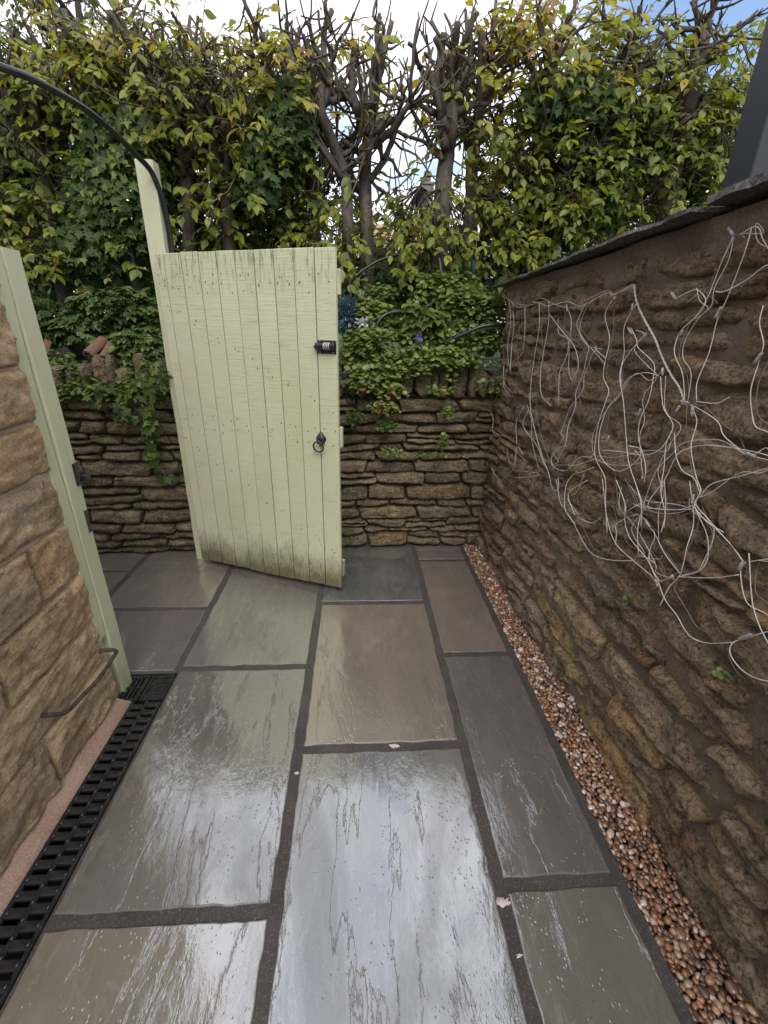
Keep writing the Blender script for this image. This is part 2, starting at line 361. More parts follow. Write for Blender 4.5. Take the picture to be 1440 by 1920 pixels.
def mat_leaf(name, stops, gloss=0.38, trans=0.35, tcol=(1.25, 1.15, 0.5), spec=0.4):
    g = G(name); t = g.attr(); o = g.obj()
    c = g.ramp(t, stops)
    n = g.noise(o, 45, 4, 0.6)
    c = g.mix(g.ramp(n, [(0.3, 0.45), (0.5, 0.0)]), c, g.mix(0.5, c, (0.02, 0.025, 0.005)))
    p = g.n('BsdfPrincipled', {'Base Color': c, 'Roughness': gloss, 'Specular IOR Level': spec, 'Normal': g.bump(g.noise(o, 120, 3, 0.6), 0.35, 0.002)})
    tr = g.n('BsdfTranslucent', {'Color': g.mix(1.0, c, tcol, 'MULTIPLY')})
    ms = g.n('MixShader', {0: trans, 1: p.outputs[0], 2: tr.outputs[0]})
    g.t.links.new(ms.outputs[0], g.out.inputs[0]); return g.m
MAT['hornbeam'] = mat_leaf('hornbeam_leaf', [(0.0, (0.060, 0.10, 0.018)), (0.3, (0.13, 0.185, 0.028)), (0.6, (0.255, 0.295, 0.04)), (0.85, (0.40, 0.36, 0.052)), (1.0, (0.33, 0.20, 0.055))], trans=0.5)
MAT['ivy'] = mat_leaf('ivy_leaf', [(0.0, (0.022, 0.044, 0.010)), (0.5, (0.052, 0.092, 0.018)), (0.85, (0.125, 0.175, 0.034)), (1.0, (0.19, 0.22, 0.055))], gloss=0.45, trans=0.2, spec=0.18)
MAT['cover'] = mat_leaf('ground_cover_leaf', [(0.0, (0.055, 0.095, 0.022)), (0.5, (0.125, 0.18, 0.042)), (0.9, (0.24, 0.29, 0.075)), (0.97, (0.34, 0.25, 0.07)), (1.0, (0.36, 0.08, 0.035))], trans=0.3)
MAT['shrub'] = mat_leaf('shrub_leaf', [(0.0, (0.035, 0.065, 0.018)), (0.5, (0.075, 0.12, 0.032)), (1.0, (0.155, 0.205, 0.055))], trans=0.28)
MAT['far'] = mat_leaf('far_tree_leaf', [(0.0, (0.09, 0.12, 0.03)), (1.0, (0.24, 0.25, 0.09))], trans=0.4)

def mat_pebble():
    g = G('wet_pebble'); o = g.obj(); t = g.attr()
    c = g.ramp(t, [(0.0, (0.06, 0.034, 0.022)), (0.2, (0.20, 0.085, 0.038)), (0.4, (0.33, 0.155, 0.068)), (0.55, (0.11, 0.075, 0.058)), (0.68, (0.40, 0.20, 0.09)), (0.78, (0.36, 0.26, 0.19)), (0.90, (0.60, 0.47, 0.37)), (1.0, (0.68, 0.58, 0.50))])
    n = g.noise(o, 130, 4, 0.65)
    c = g.mix(g.ramp(n, [(0.35, 0.5), (0.55, 0.0)]), c, g.mix(0.6, c, (0.03, 0.02, 0.015)))
    g.pr(Base_Color=c, Roughness=0.3, Coat_Weight=0.8, Coat_Roughness=0.08, Normal=g.bump(n, 0.3, 0.002)); return g.m
MAT['pebble'] = mat_pebble()

# ------------------------------------------------------------------ stone builder
def stone(name, quad, fr_, parent, mat, depth=0.10, prot=0.012, step=0.015, rough=0.007, rnd=0.10, edge=0.006, drop=0.022, wob=0.006, facet=0.02, strata=0.5, cut=1.0, lean=1.0):
    """one hewn stone: quad = four (u,v) corners on a wall frame (origin, U, V, N)"""
    O, Uv, Vv, Nv = fr_
    (a, b), (c, d), (e, f), (g_, h) = quad
    w = (math.hypot(c-a, d-b)+math.hypot(e-g_, f-h))/2; ht = (math.hypot(g_-a, h-b)+math.hypot(e-c, f-d))/2
    nu = max(5, min(34, int(w/step)+3)); nv = max(5, min(20, int(ht/step)+3))
    sd_ = U(0, 99); pr = prot*U(0.3, 1.6); tx, ty = U(-1, 1)*0.10, U(-1, 1)*0.16
    planes = []
    for k in range(7):
        th = U(0, 6.283); planes.append((math.cos(th), math.sin(th), U(0.25, 0.85), U(0.3, 1.4)*facet))
    cuts = [(sx_, sy_, cut*U(0.04, 0.30) if rng.random() < 0.75 else 0.0) for sx_ in (-1, 1) for sy_ in (-1, 1)]
    asp = min(3.0, w/ht)
    vs = []; fs = []
    for j in range(nv+1):
        t = math.sin((2*j/nv-1)*math.pi/2)
        for i in range(nu+1):
            s = math.sin((2*i/nu-1)*math.pi/2)
            s2 = s*math.sqrt(max(0, 1-rnd*t*t*t*t)); t2 = t*math.sqrt(max(0, 1-rnd*s**6))
            for (sx_, sy_, cu) in cuts:       # knocked-off corners
                ov = s2*sx_*asp-(asp-1)+t2*sy_-(2-cu*2)
                if ov > 0: s2 -= sx_*ov*0.5/asp; t2 -= sy_*ov*0.5
            x, y = (s2+1)/2, (t2+1)/2
            u = (a*(1-x)+c*x)*(1-y)+(g_*(1-x)+e*x)*y
            v = (b*(1-x)+d*x)*(1-y)+(h*(1-x)+f*x)*y
            de = min((1-abs(s))*w/2, (1-abs(t))*ht/2)
            k = 1-math.exp(-de/edge)
            n1 = fr(u*17, v*34+sd_, sd_*1.7, 5, 0.65); n2 = fr(u*6+9, v*9, sd_+3, 3)
            n3 = abs(mn.noise(V3((u*5, v*46+sd_, sd_+n2*0.6))))*2-0.6
            fc = 0.0
            for (ca, sa, bo, sl__) in planes:
                q = ca*s+sa*t-bo
                if q > 0: fc += q*sl__
            dd = -drop + (pr+drop)*k + (n1*rough*1.5 + n2*rough*0.4 + n3*rough*strata)*(0.3+0.7*k) - fc + lean*(s*tx*w*0.3+t*ty*ht*0.5)*k
            dd = max(dd, -drop)
            u += fr(u*16, v*16, sd_+11, 4)*wob; v += fr(u*13, v*15, sd_+31, 4)*wob
            vs.append(O+Uv*u+Vv*v+Nv*dd)
    W_ = nu+1
    for j in range(nv):
        for i in range(nu): fs.append((j*W_+i, j*W_+i+1, (j+1)*W_+i+1, (j+1)*W_+i))
    ring = [i for i in range(W_)]+[j*W_+nu for j in range(1, nv+1)]+[nv*W_+i for i in range(nu-1, -1, -1)]+[j*W_ for j in range(nv-1, 0, -1)]
    n0 = len(vs)
    for q in ring: vs.append(vs[q]-Nv*depth)
    m_ = len(ring)
    for q in range(m_): fs.append((ring[(q+1) % m_], ring[q], n0+q, n0+(q+1) % m_))
    fs.append(tuple(n0+q for q in range(m_-1, -1, -1)))
    if Uv.cross(Vv).dot(Nv) < 0: fs = [f_[::-1] for f_ in fs]
    mb = MB(); mb.add(vs, fs)
    return mb.build(name, mat, parent, smooth=True)

def rubble(u0, u1, v0, v1, hr, wr, warp=0.012, split=0.12, gap=0.010, tilt=0.012, seed=0.0):
    rows = [v0]
    while rows[-1] < v1-hr[0]*0.8: rows.append(rows[-1]+U(*hr))
    k = (v1-v0)/(rows[-1]-v0); rows = [v0+(r-v0)*k for r in rows]
    def bl(i, u):
        if i == 0 or i == len(rows)-1: return rows[i]
        return rows[i]+warp*mn.noise(V3((u*1.9, i*7.3+seed, 0)))*1.6+warp*0.7*mn.noise(V3((u*5.5, i*3.1+seed, 4)))
    out = []; g = gap/2
    for i in range(len(rows)-1):
        u = u0-U(0, wr[0]*0.5) if i % 2 else u0
        u = u0; lt = 0.0
        while u < u1-1e-6:
            h = rows[i+1]-rows[i]
            w = U(*wr)*(0.75+0.5*min(1.5, h/((hr[0]+hr[1])/2)))
            if u+w > u1-wr[0]*0.6: w = u1-u
            rt = 0.0 if u+w >= u1-1e-6 else U(-tilt, tilt)
            ul, ur, ult, urt = u-lt, u+w-rt, u+lt, u+w+rt
            q = [(ul+g, bl(i, ul)+g), (ur-g, bl(i, ur)+g), (urt-g, bl(i+1, urt)-g), (ult+g, bl(i+1, ult)-g)]
            if h > hr[0]*1.25 and rng.random() < split and w > wr[0]:
                f = U(0.35, 0.65); f2 = f+U(-0.08, 0.08)
                ml = tuple(q[0][k]*(1-f)+q[3][k]*f for k in (0, 1)); mr = tuple(q[1][k]*(1-f2)+q[2][k]*f2 for k in (0, 1))
                out.append([q[0], q[1], (mr[0], mr[1]-g), (ml[0], ml[1]-g)]); out.append([(ml[0], ml[1]+g), (mr[0], mr[1]+g), q[2], q[3]])
            else: out.append(q)
            u += w; lt = rt
    return out

def sheet(x0, y0, x1, y1, z, nx, ny, amp=0.0, sc=3.0):
    mb = MB(); vs = []; fs = []
    for j in range(ny+1):
        for i in range(nx+1):
            x = x0+(x1-x0)*i/nx; y = y0+(y1-y0)*j/ny
            vs.append((x, y, z+(amp*fr(x*sc, y*sc, 3.3) if amp else 0)))
    for j in range(ny):
        for i in range(nx): fs.append((j*(nx+1)+i, j*(nx+1)+i+1, (j+1)*(nx+1)+i+1, (j+1)*(nx+1)+i))
    mb.add(vs, fs); return mb

def struct(o, label=None):
    o['kind'] = 'structure'
    if label: o['label'] = label
    return o

# ------------------------------------------------------------------ ground, patio
struct(sheet(-250, -250, 250, 250, -0.30, 8, 8).build('ground', MAT['earth']))
# raised garden behind the wall, rising gently, then flat to the far gardens
def bankz(x, y): return 1.06+0.20*min(1, max(0, (y-2.86)/0.5))+0.03*fr(x*2, y*2, 1.0)
mb = MB(); vs = []; fs = []; ys = [2.78, 2.84, 2.9, 2.98, 3.06, 3.2, 3.4, 3.7, 4.2, 5, 8, 14, 30, 80, 250]; nx = 60
for y in ys:
    for i in range(nx+1):
        q = i/nx*2-1; x = 6*q if y < 5.5 else 6*q*max(1, y/5)
        vs.append((x, y, bankz(x, y)))
for j in range(len(ys)-1):
    for i in range(nx): fs.append((j*(nx+1)+i, j*(nx+1)+i+1, (j+1)*(nx+1)+i+1, (j+1)*(nx+1)+i))
mb.add(vs, fs)
struct(mb.build('raised_garden_ground', MAT['grass'], smooth=True))

mb = MB()
for (x0, y0, x1, y1) in ((-0.802, -1.0, 0.758, 2.80), (-2.75, 1.545, -0.802, 2.80), (-2.75, 1.36, -1.02, 1.545)):
    s_ = sheet(x0, y0, x1, y1, -0.0042, max(2, int((x1-x0)/0.02)), max(2, int((y1-y0)/0.02)), 0.0012, 22)
    mb.add(s_.v, s_.f)
patio = struct(mb.build('patio', MAT['joint'], smooth=True), 'wet grey-brown riven stone paving with dark mortar joints')

def slab(x0, y0, x1, y1, tilt=0.0):
    sd_ = U(0, 99); st = 0.019
    nu = max(6, int((x1-x0)/st)); nv = max(6, int((y1-y0)/st))
    vs = []; fs = []; e = 0.0055
    xs = [x0, x0+0.0009, x0+0.0022, x0+e]+[x0+e+(x1-x0-2*e)*i/nu for i in range(1, nu)]+[x1-e, x1-0.0022, x1-0.0009, x1]
    yy = [y0, y0+0.0009, y0+0.0022, y0+e]+[y0+e+(y1-y0-2*e)*i/nv for i in range(1, nv)]+[y1-e, y1-0.0022, y1-0.0009, y1]
    ed = []; ta, tb = U(-1, 1)*0.0016, U(-1, 1)*0.0016
    for j, y in enumerate(yy):
        for i, x in enumerate(xs):
            ex = min(i, len(xs)-1-i); ey = min(j, len(yy)-1-j); k = min(ex, ey)
            dz = (-0.004, -0.0007, -0.0001)[k] if k < 3 else 0.0
            z = dz+0.0014*fr(x*6, y*3+sd_, sd_, 3)+ta*(x-(x0+x1)/2)*2+tb*(y-(y0+y1)/2)*2
            jx = jy = 0.0
            if ex < 4: jx = 0.0045*fr(y*16, sd_, 2.0+(i > 5), 5)
            if ey < 4: jy = 0.0045*fr(x*16, sd_, 5.0+(j > 5), 5)
            vs.append((x+jx, y+jy, z)); ed.append(1.0 if k < 3 else 0.0)
    Wd = len(xs); Hh = len(yy)
    for j in range(Hh-1):
        for i in range(Wd-1): fs.append((j*Wd+i, j*Wd+i+1, (j+1)*Wd+i+1, (j+1)*Wd+i))
    ring = [i for i in range(Wd)]+[j*Wd+Wd-1 for j in range(1, Hh)]+[(Hh-1)*Wd+i for i in range(Wd-2, -1, -1)]+[j*Wd for j in range(Hh-2, 0, -1)]
    n0 = len(vs); m_ = len(ring)
    for q in ring: vs.append((vs[q][0], vs[q][1], -0.03)); ed.append(1.0)
    for q in range(m_): fs.append((ring[(q+1) % m_], ring[q], n0+q, n0+(q+1) % m_))
    mb = MB(); mb.add(vs, fs); mb.t = ed
    return mb.build('paving_slab', MAT['slab'], patio, smooth=True)
J = 0.017
XA, XB, XC, XD = -0.798, -0.220, 0.392, 0.757
COLS = (
    (XA-0.005+J*0.2, XB, [-0.9, -0.25, 0.662, 1.567, 2.47, 2.75], [(.15, .14, .12), (.165, .152, .12), (.118, .114, .103), (.132, .119, .107), (.13, .12, .11)]),
    (XB, XC, [-0.9, 0.22, 1.139, 2.062, 2.76], [(.15, .14, .12), (.142, .142, .135), (.19, .158, .12), (.096, .103, .096)]),
    (XC, XD-J, [-0.9, -0.2, 0.692, 1.625, 2.545, 2.77], [(.14, .13, .12), (.142, .132, .105), (.116, .109, .102), (.19, .155, .128), (.16, .138, .125)]),
    (-1.412, XA-0.012, [1.545, 2.03, 2.72], [(.132, .117, .105), (.172, .145, .122)]),
    (-2.02, -1.412, [1.40, 2.44, 2.71], [(.13, .12, .11), (.15, .135, .12)]),
    (-2.64, -2.02, [1.40, 2.1, 2.70], [(.15, .135, .12), (.12, .115, .105)]))
for (x0, x1, ysl, cols_) in COLS:
    for k in range(len(ysl)-1):
        a = x0+(J*0.35 if x0 == COLS[0][0] else J)
        slab(a, ysl[k]+J, x1-J, ysl[k+1]-J).color = (*cols_[k], 1.0)
# pale mortar splashes on the joints
for (px, py, s_) in ((740, 1397, 0.016), (945, 1690, 0.02), (556, 1448, 0.008), (975, 1790, 0.007)):
    d = ray(px, py); P = CAM+d*(-CAM_H/d.z); mb = MB(); n = 22; vs = [(P.x, P.y, 0.004)]
    for k in range(n):
        th = 2*math.pi*k/n; rr_ = s_*(0.75+0.8*fr(math.cos(th)*2, math.sin(th)*2, px, 4))
        vs.append((P.x+math.cos(th)*rr_*1.5, P.y+math.sin(th)*rr_*0.8, -0.005))
    mb.add(vs, [(0, 1+k, 1+(k+1) % n) for k in range(n)]); mb.build('mortar_splash', MAT['splash'], patio, smooth=True)

# ------------------------------------------------------------------ gravel strip
gb = sheet(0.745, -1.0, 0.99, 2.80, -0.034, 6, 60, 0.006, 9)
gravel = struct(gb.build('gravel_strip', MAT['earth'], smooth=True), 'strip of wet brown pebbles between paving and rubble wall')
def icosphere(sub):
    t = (1+5**0.5)/2
    v = [V3(p).normalized() for p in ((-1,t,0),(1,t,0),(-1,-t,0),(1,-t,0),(0,-1,t),(0,1,t),(0,-1,-t),(0,1,-t),(t,0,-1),(t,0,1),(-t,0,-1),(-t,0,1))]
    f = [(0,11,5),(0,5,1),(0,1,7),(0,7,10),(0,10,11),(1,5,9),(5,11,4),(11,10,2),(10,7,6),(7,1,8),(3,9,4),(3,4,2),(3,2,6),(3,6,8),(3,8,9),(4,9,5),(2,4,11),(6,2,10),(8,6,7),(9,8,1)]
    for _ in range(sub):
        c = {}; nf = []
        def mid(a, b):
            k = (min(a, b), max(a, b))
            if k not in c: v.append(((v[a]+v[b])/2).normalized()); c[k] = len(v)-1
            return c[k]
        for a, b, d in f:
            x, y, z = mid(a, b), mid(b, d), mid(d, a); nf += [(a, x, z), (b, y, x), (d, z, y), (x, y, z)]
        f = nf
    return v, f
IV, IFc = icosphere(2); IV1, IF1 = icosphere(1)
def wallx(y): return 0.935-0.018*y          # foot of the rubble wall
peb = []
tries = 0
cell = {}
def okp(x, y, r):
    ci, cj = int(x/0.03), int(y/0.03)
    for i in (-1, 0, 1):
        for j in (-1, 0, 1):
            for (a, b, c_) in cell.get((ci+i, cj+j), ()):
                if (a-x)**2+(b-y)**2 < ((r+c_)*0.80)**2: return False
    cell.setdefault((ci, cj), []).append((x, y, r)); return True
for layer, (z, n) in enumerate(((-0.022, 5200), (-0.010, 9000))):
    cell = {}
    for _ in range(n*3):
        y = U(-0.5, 2.79); x = U(XD+0.004, wallx(y)+0.01); r = rng.choice((0.006, 0.0075, 0.0085, 0.0095, 0.0115, 0.007))*U(0.85, 1.2)
        if okp(x, y, r): peb.append((x, y, z+U(-0.004, 0.005), r, layer))
def pebble_shape():
    sd_ = U(0, 50); e = (U(1.0, 1.45), U(0.8, 1.05), U(0.55, 0.85))
    return [V3((v.x*e[0], v.y*e[1], v.z*e[2]))*(1+0.16*mn.noise(v*1.3+V3((sd_, 0, 0)))) for v in IV]
shapes = [pebble_shape() for _ in range(16)]
near = sorted(range(len(peb)), key=lambda i: (0 if peb[i][4] == 1 and peb[i][1] > 0.36 else 9)+peb[i][1]-8*peb[i][3])
big = set(near[:300])
mb = MB(); pm = []
for k, sh in enumerate(shapes):
    for q in range(2):
        m1 = MB(); m1.add(sh, IFc, rng.random()); me_ = m1.mesh('pebble', True); me_.materials.append(MAT['pebble']); pm.append(me_)
for i, (x, y, z, r, l) in enumerate(peb):
    rot = Matrix.Rotation(U(0, 6.28), 3, 'Z') @ Matrix.Rotation(U(-0.5, 0.5), 3, 'X')
    if i in big:
        o = link('pebble', rng.choice(pm), None, gravel)
        o.matrix_local = Matrix.Translation((x, y, z)) @ rot.to_4x4() @ Matrix.Scale(r, 4)
    else:
        if y > 1.5: mb.add([rot @ (v*r*1.1)+V3((x, y, z)) for v in IV1], IF1, rng.random())
        else: mb.add([rot @ (v*r)+V3((x, y, z)) for v in rng.choice(shapes)], IFc, rng.random())
o = mb.build('pebbles', MAT['pebble'], gravel, smooth=True); o['kind'] = 'stuff'
# one larger pale chip
d = ray(1052, 1322); P = CAM+d*((0.006-CAM_H)/d.z); m1 = MB(); m1.add([V3((v.x*0.017, v.y*0.014, v.z*0.009))+P for v in IV1], IF1, 0.99); m1.build('pebble', MAT['pebble'], gravel)

# ------------------------------------------------------------------ back wall (dry stone)
A = V3((-2.62, 2.625, 0)); B = V3((0.93, 2.79, 0)); LB = (B-A).length
UB = (B-A).normalized(); NB = V3((UB.y, -UB.x, 0)); ZV = V3((0, 0, 1))
FB = (A, UB, ZV, NB)
bw = thing('dry_stone_wall', 'low mossy dry stone wall behind the gate with upright coping stones', 'stone wall', (A+B)/2)
mb = MB()
p0 = A-NB*0.045; p1 = B-NB*0.045; q1 = B-NB*0.40; q0 = A-NB*0.40
mb.add([p0, p1, q1, q0, p0+ZV*1.05, p1+ZV*1.05, q1+ZV*1.05, q0+ZV*1.05], [(3,2,1,0),(4,5,6,7),(0,1,5,4),(1,2,6,5),(2,3,7,6),(3,0,4,7)])
mb.build('wall_core', MAT['core'], bw)
for q in rubble(0, LB, 0.0, 1.03, (0.05, 0.108), (0.13, 0.34), warp=0.022, split=0.28, gap=0.007, tilt=0.018, seed=2.0):
    stone('stone', q, FB, bw, MAT['back'], depth=0.16, prot=0.018, rough=0.009, edge=0.003, drop=0.034, rnd=0.03, wob=0.008, facet=0.015, strata=0.8, step=0.012)
u = 0.0
while u < LB-0.05:
    w = U(0.045, 0.115); h = U(0.15, 0.235); l = U(-0.02, 0.02)
    stone('coping_stone', [(u+0.005, 1.035), (u+w-0.005, 1.035), (u+w-0.005+l, 1.035+h), (u+0.005+l, 1.035+h+U(-0.02, 0.02))], FB, bw, MAT['back'], depth=0.24, prot=0.014, rough=0.012, edge=0.006, drop=0.014, rnd=0.12, wob=0.010)
    u += w
# ------------------------------------------------------------------ right rubble wall
rw = thing('rubble_wall', 'tall brown rubble stone wall on the right with slate coping', 'stone wall', (1.1, 1.2, 0))
Y0, Y1, HT = -0.85, 2.80, 1.63
Ar = V3((wallx(Y0)-0.012, Y0, -0.05)); Br = V3((wallx(Y1)-0.012, Y1, -0.05)); UR = (Br-Ar).normalized(); NR = V3((-UR.y, UR.x, 0))
FRW = (Ar, UR, ZV, NR); LR = (Br-Ar).length
mbv = sheet(0, 0, 1, 1, 0, 150, 70); vs = []
for (x, y, z) in mbv.v:
    uu, vv = x*LR, y*(HT+0.05)
    vs.append(Ar+UR*uu+ZV*vv-NR*(0.015-0.009*fr(uu*7, vv*12, 6.0, 5)))
mb = MB(); mb.add(vs, mbv.f); n0 = len(mb.v)
mb.build('mortar', MAT['pointing'], rw, smooth=True)
mb = MB(); a = Ar-NR*0.03; b = Br-NR*0.03; c_ = Br-NR*0.48; d_ = Ar-NR*0.48
mb.add([a, b, c_, d_]+[p+ZV*(HT+0.04) for p in (a, b, c_, d_)], [(3,2,1,0),(4,5,6,7),(0,1,5,4),(1,2,6,5),(2,3,7,6),(3,0,4,7)])
mb.build('wall_core', MAT['pointing'], rw)
for q in rubble(0, LR, 0.0, HT+0.072, (0.068, 0.145), (0.13, 0.42), warp=0.034, split=0.30, gap=0.006, tilt=0.022, seed=9.0):
    stone('stone', q, FRW, rw, MAT['right'], depth=0.12, prot=0.013, rough=0.0105, edge=0.0032, drop=0.026, rnd=0.03, wob=0.009, step=0.012, facet=0.022, strata=0.9, cut=0.7, lean=0.8)
# end face above the low wall
FE = (V3((Br.x-0.005, Br.y, -0.05)), V3((1, 0, 0)), ZV, V3((0, 1, 0)))
for q in rubble(0, 0.46, 1.0, HT+0.03, (0.09, 0.15), (0.16, 0.3), warp=0.015, seed=5.0):
    stone('stone', q, FE, rw, MAT['right'], depth=0.1, prot=0.01, rough=0.01)
def clamp01(q): return max(0.0, min(1.0, q))
# mortar bed and slates
mb = MB(); n = 90; vs = []; fs = []
prof = [(-0.030, HT-0.05), (-0.008, HT-0.035), (0.002, HT-0.008), (0.004, HT+0.02), (0.030, HT+0.046), (-0.40, HT+0.05)]
for i in range(n+1):
    uu = LR*i/n
    for k, (dn, z) in enumerate(prof):
        P = Ar+UR*uu; dn2 = dn+(0.012*fr(uu*8, k*1.7, 2.0, 4) if k < 5 else 0)
        z2 = z+(0.045*fr(uu*5, 2.1, 9.0, 5)+0.01*fr(uu*9, k*2.1, 3.0, 4) if k < 3 else 0)
        if k > 3: z2 += 0.032*clamp01((1.9-P.y)/1.2)
        vs.append((P.x+NR.x*dn2, P.y+NR.y*dn2, z2))
m_ = len(prof)
for i in range(n):
    for k in range(m_-1): fs.append((i*m_+k, (i+1)*m_+k, (i+1)*m_+k+1, i*m_+k+1))
fs.append(tuple(n*m_+k for k in range(m_)))
mb.add(vs, [f[::-1] for f in fs]); mb.build('mortar_bed', MAT['flaunch'], rw, smooth=True)
def slate(y0, y1, z0, z1, x0, x1, th):
    sd_ = U(0, 50); nu, nv = 12, max(8, int((y1-y0)/0.03)); vs = []; fs = []
    for lay in (0, 1):
        for j in range(nv+1):
            for i in range(nu+1):
                y = y0+(y1-y0)*j/nv; x = x0+(x1-x0)*i/nu; z = z0+(z1-z0)*j/nv
                if i == 0: x += 0.020*fr(y*7, sd_, 1, 5)+0.006*fr(y*40, sd_, lay*2.0, 3)
                if i == 1: x += 0.012*fr(y*7, sd_, 1, 5)
                if j in (0, nv): y += 0.02*fr(x*6, sd_, 3, 4)
                e = 0.007 if (i == 0 or j in (0, nv)) else 0.0
                zz = z+(th-e if lay else e*0.4)+0.0035*fr(x*7, y*7, sd_+lay*4, 5)+(x-x0)*0.05
                vs.append((x, y, zz))
    Q = (nu+1)*(nv+1); Wd = nu+1
    for j in range(nv):
        for i in range(nu):
            a = j*Wd+i; fs.append((a, a+Wd, a+Wd+1, a+1)); fs.append((Q+a, Q+a+1, Q+a+Wd+1, Q+a+Wd))
    ring = [i for i in range(Wd)]+[j*Wd+nu for j in range(1, nv+1)]+[nv*Wd+i for i in range(nu-1, -1, -1)]+[j*Wd for j in range(nv-1, 0, -1)]
    for q in range(len(ring)):
        a, b = ring[q], ring[(q+1) % len(ring)]; fs.append((a, b, Q+b, Q+a))
    mb = MB(); mb.add(vs, fs); return mb.build('coping_slate', MAT['slate'], rw)
slate(1.215, 2.90, 1.702, 1.672, 0.808, 1.42, 0.019)
slate(-0.85, 1.208, 1.722, 1.712, 0.822, 1.42, 0.028)

# ------------------------------------------------------------------ house wall on the left
hw = thing('sandstone_house_wall', 'tan rock-faced sandstone house wall at the left edge', 'house wall', (-1.2, 0.3, 0))
FH = (V3((-0.985, -0.9, 0)), V3((0, 1, 0)), ZV, V3((1, 0, 0)))
mbv = sheet(0, 0, 1, 1, 0, 90, 90)
mb = MB(); mb.add([(-0.985-0.009+0.003*fr(y*18, z*22, 2.2, 4), -0.9+2.29*y, 2.6*z) for (y, z, _) in mbv.v], mbv.f)
mb.build('mortar', MAT['tanmortar'], hw, smooth=True)
mb = MB(); mb.box((-3.4, -0.9, -0.3), (-1.0, 1.385, 2.6)); mb.build('wall_core', MAT['tanmortar'], hw)
for q in rubble(0, 2.30, 0.015, 2.6, (0.155, 0.215), (0.28, 0.5), warp=0.006, split=0.0, gap=0.008, tilt=0.006, seed=4.0):
    stone('stone_block', q, FH, hw, MAT['left'], depth=0.09, prot=0.010, rough=0.006, edge=0.0025, drop=0.020, rnd=0.01, wob=0.005, step=0.010, facet=0.004, strata=0.6, cut=0.12, lean=0.15)
# end wall of the house facing the path
FH2 = (V3((-3.4, 1.39, 0)), V3((1, 0, 0)), ZV, V3((0, 1, 0)))
for q in rubble(0, 2.41, 0.015, 2.6, (0.15, 0.22), (0.3, 0.5), warp=0.008, split=0.0, gap=0.013, tilt=0.006, seed=14.0):
    stone('stone_block', q, FH2, hw, MAT['left'], depth=0.05, prot=0.006, rough=0.006, edge=0.008, drop=0.008, rnd=0.05, wob=0.004, step=0.05)

# tan mortar fillet at the wall foot
mb = MB(); vs = []; fs = []; n = 80
for i in range(n+1):
    y = -0.9+2.29*i/n
    for k, (x, z) in enumerate(((-0.995, 0.028), (-0.972, 0.014), (-0.95, 0.004), (-0.929, -0.001), (-0.929, -0.03))):
        vs.append((x+0.004*fr(y*9, k*2, 1, 3)*(k < 3), y, z+0.003*fr(y*14, k*3, 5, 3)))
for i in range(n):
    for k in range(4): fs.append((i*5+k, i*5+k+1, (i+1)*5+k+1, (i+1)*5+k))
mb.add(vs, [f[::-1] for f in fs]); mb.build('mortar_fillet', MAT['ramp'], patio, smooth=True)

# ------------------------------------------------------------------ channel drain
dr = thing('channel_drain', 'long black plastic channel drain with slotted grating beside the paving', 'drain', (-0.865, 0.3, 0))
DX0, DX1, DYE = -0.928, -0.806, 1.388
mb = MB(); mb.box((DX0, -0.9, -0.13), (DX1, DYE, -0.12)); mb.box((DX0, -0.9, -0.12), (DX0+0.004, DYE, -0.014)); mb.box((DX1-0.004, -0.9, -0.12), (DX1, DYE, -0.014))
mb.build('trough', MAT['trough'], dr)
mb = MB()
for x in (DX0, DX1-0.012): mb.box((x, -0.9, -0.016), (x+0.012, DYE, -0.001), 0.0022)
mb.box(((DX0+DX1)/2-0.007, -0.9, -0.016), ((DX0+DX1)/2+0.007, DYE, -0.003), 0.0025)
mb.build('grating_frame', MAT['black'], dr)
mb = MB(); hw_ = (DX1-DX0)/2-0.012-0.004
mb.box((-hw_/2-0.002, -0.0115, -0.014), (hw_/2+0.002, 0.0115, 0.0), 0.003)
barme = mb.mesh('grating_bar'); barme.materials.append(MAT['black'])
mb = MB(); mb.add([V3((v.x*0.006, v.y*0.006, v.z*0.0035)) for v in IV1], IF1); studme = mb.mesh('stud', True); studme.materials.append(MAT['black'])
pitch = 0.0375; k = 0
y = DYE-0.02
while y > -0.5:
    for sgn in (-1, 1):
        xc = (DX0+DX1)/2+sgn*(hw_/2+0.007)
        o = link('grating_bar', barme, None, dr); o.matrix_basis = Matrix.Translation((xc, y+(0.004 if sgn > 0 else -0.004), 0))
        st = link('stud', studme, None, o); st.matrix_basis = Matrix.Translation((sgn*hw_*0.42, 0, 0.0))
    st = link('stud', studme, None, dr); st.matrix_basis = Matrix.Translation(((DX0+DX1)/2, y+pitch/2, -0.002))
    y -= pitch; k += 1
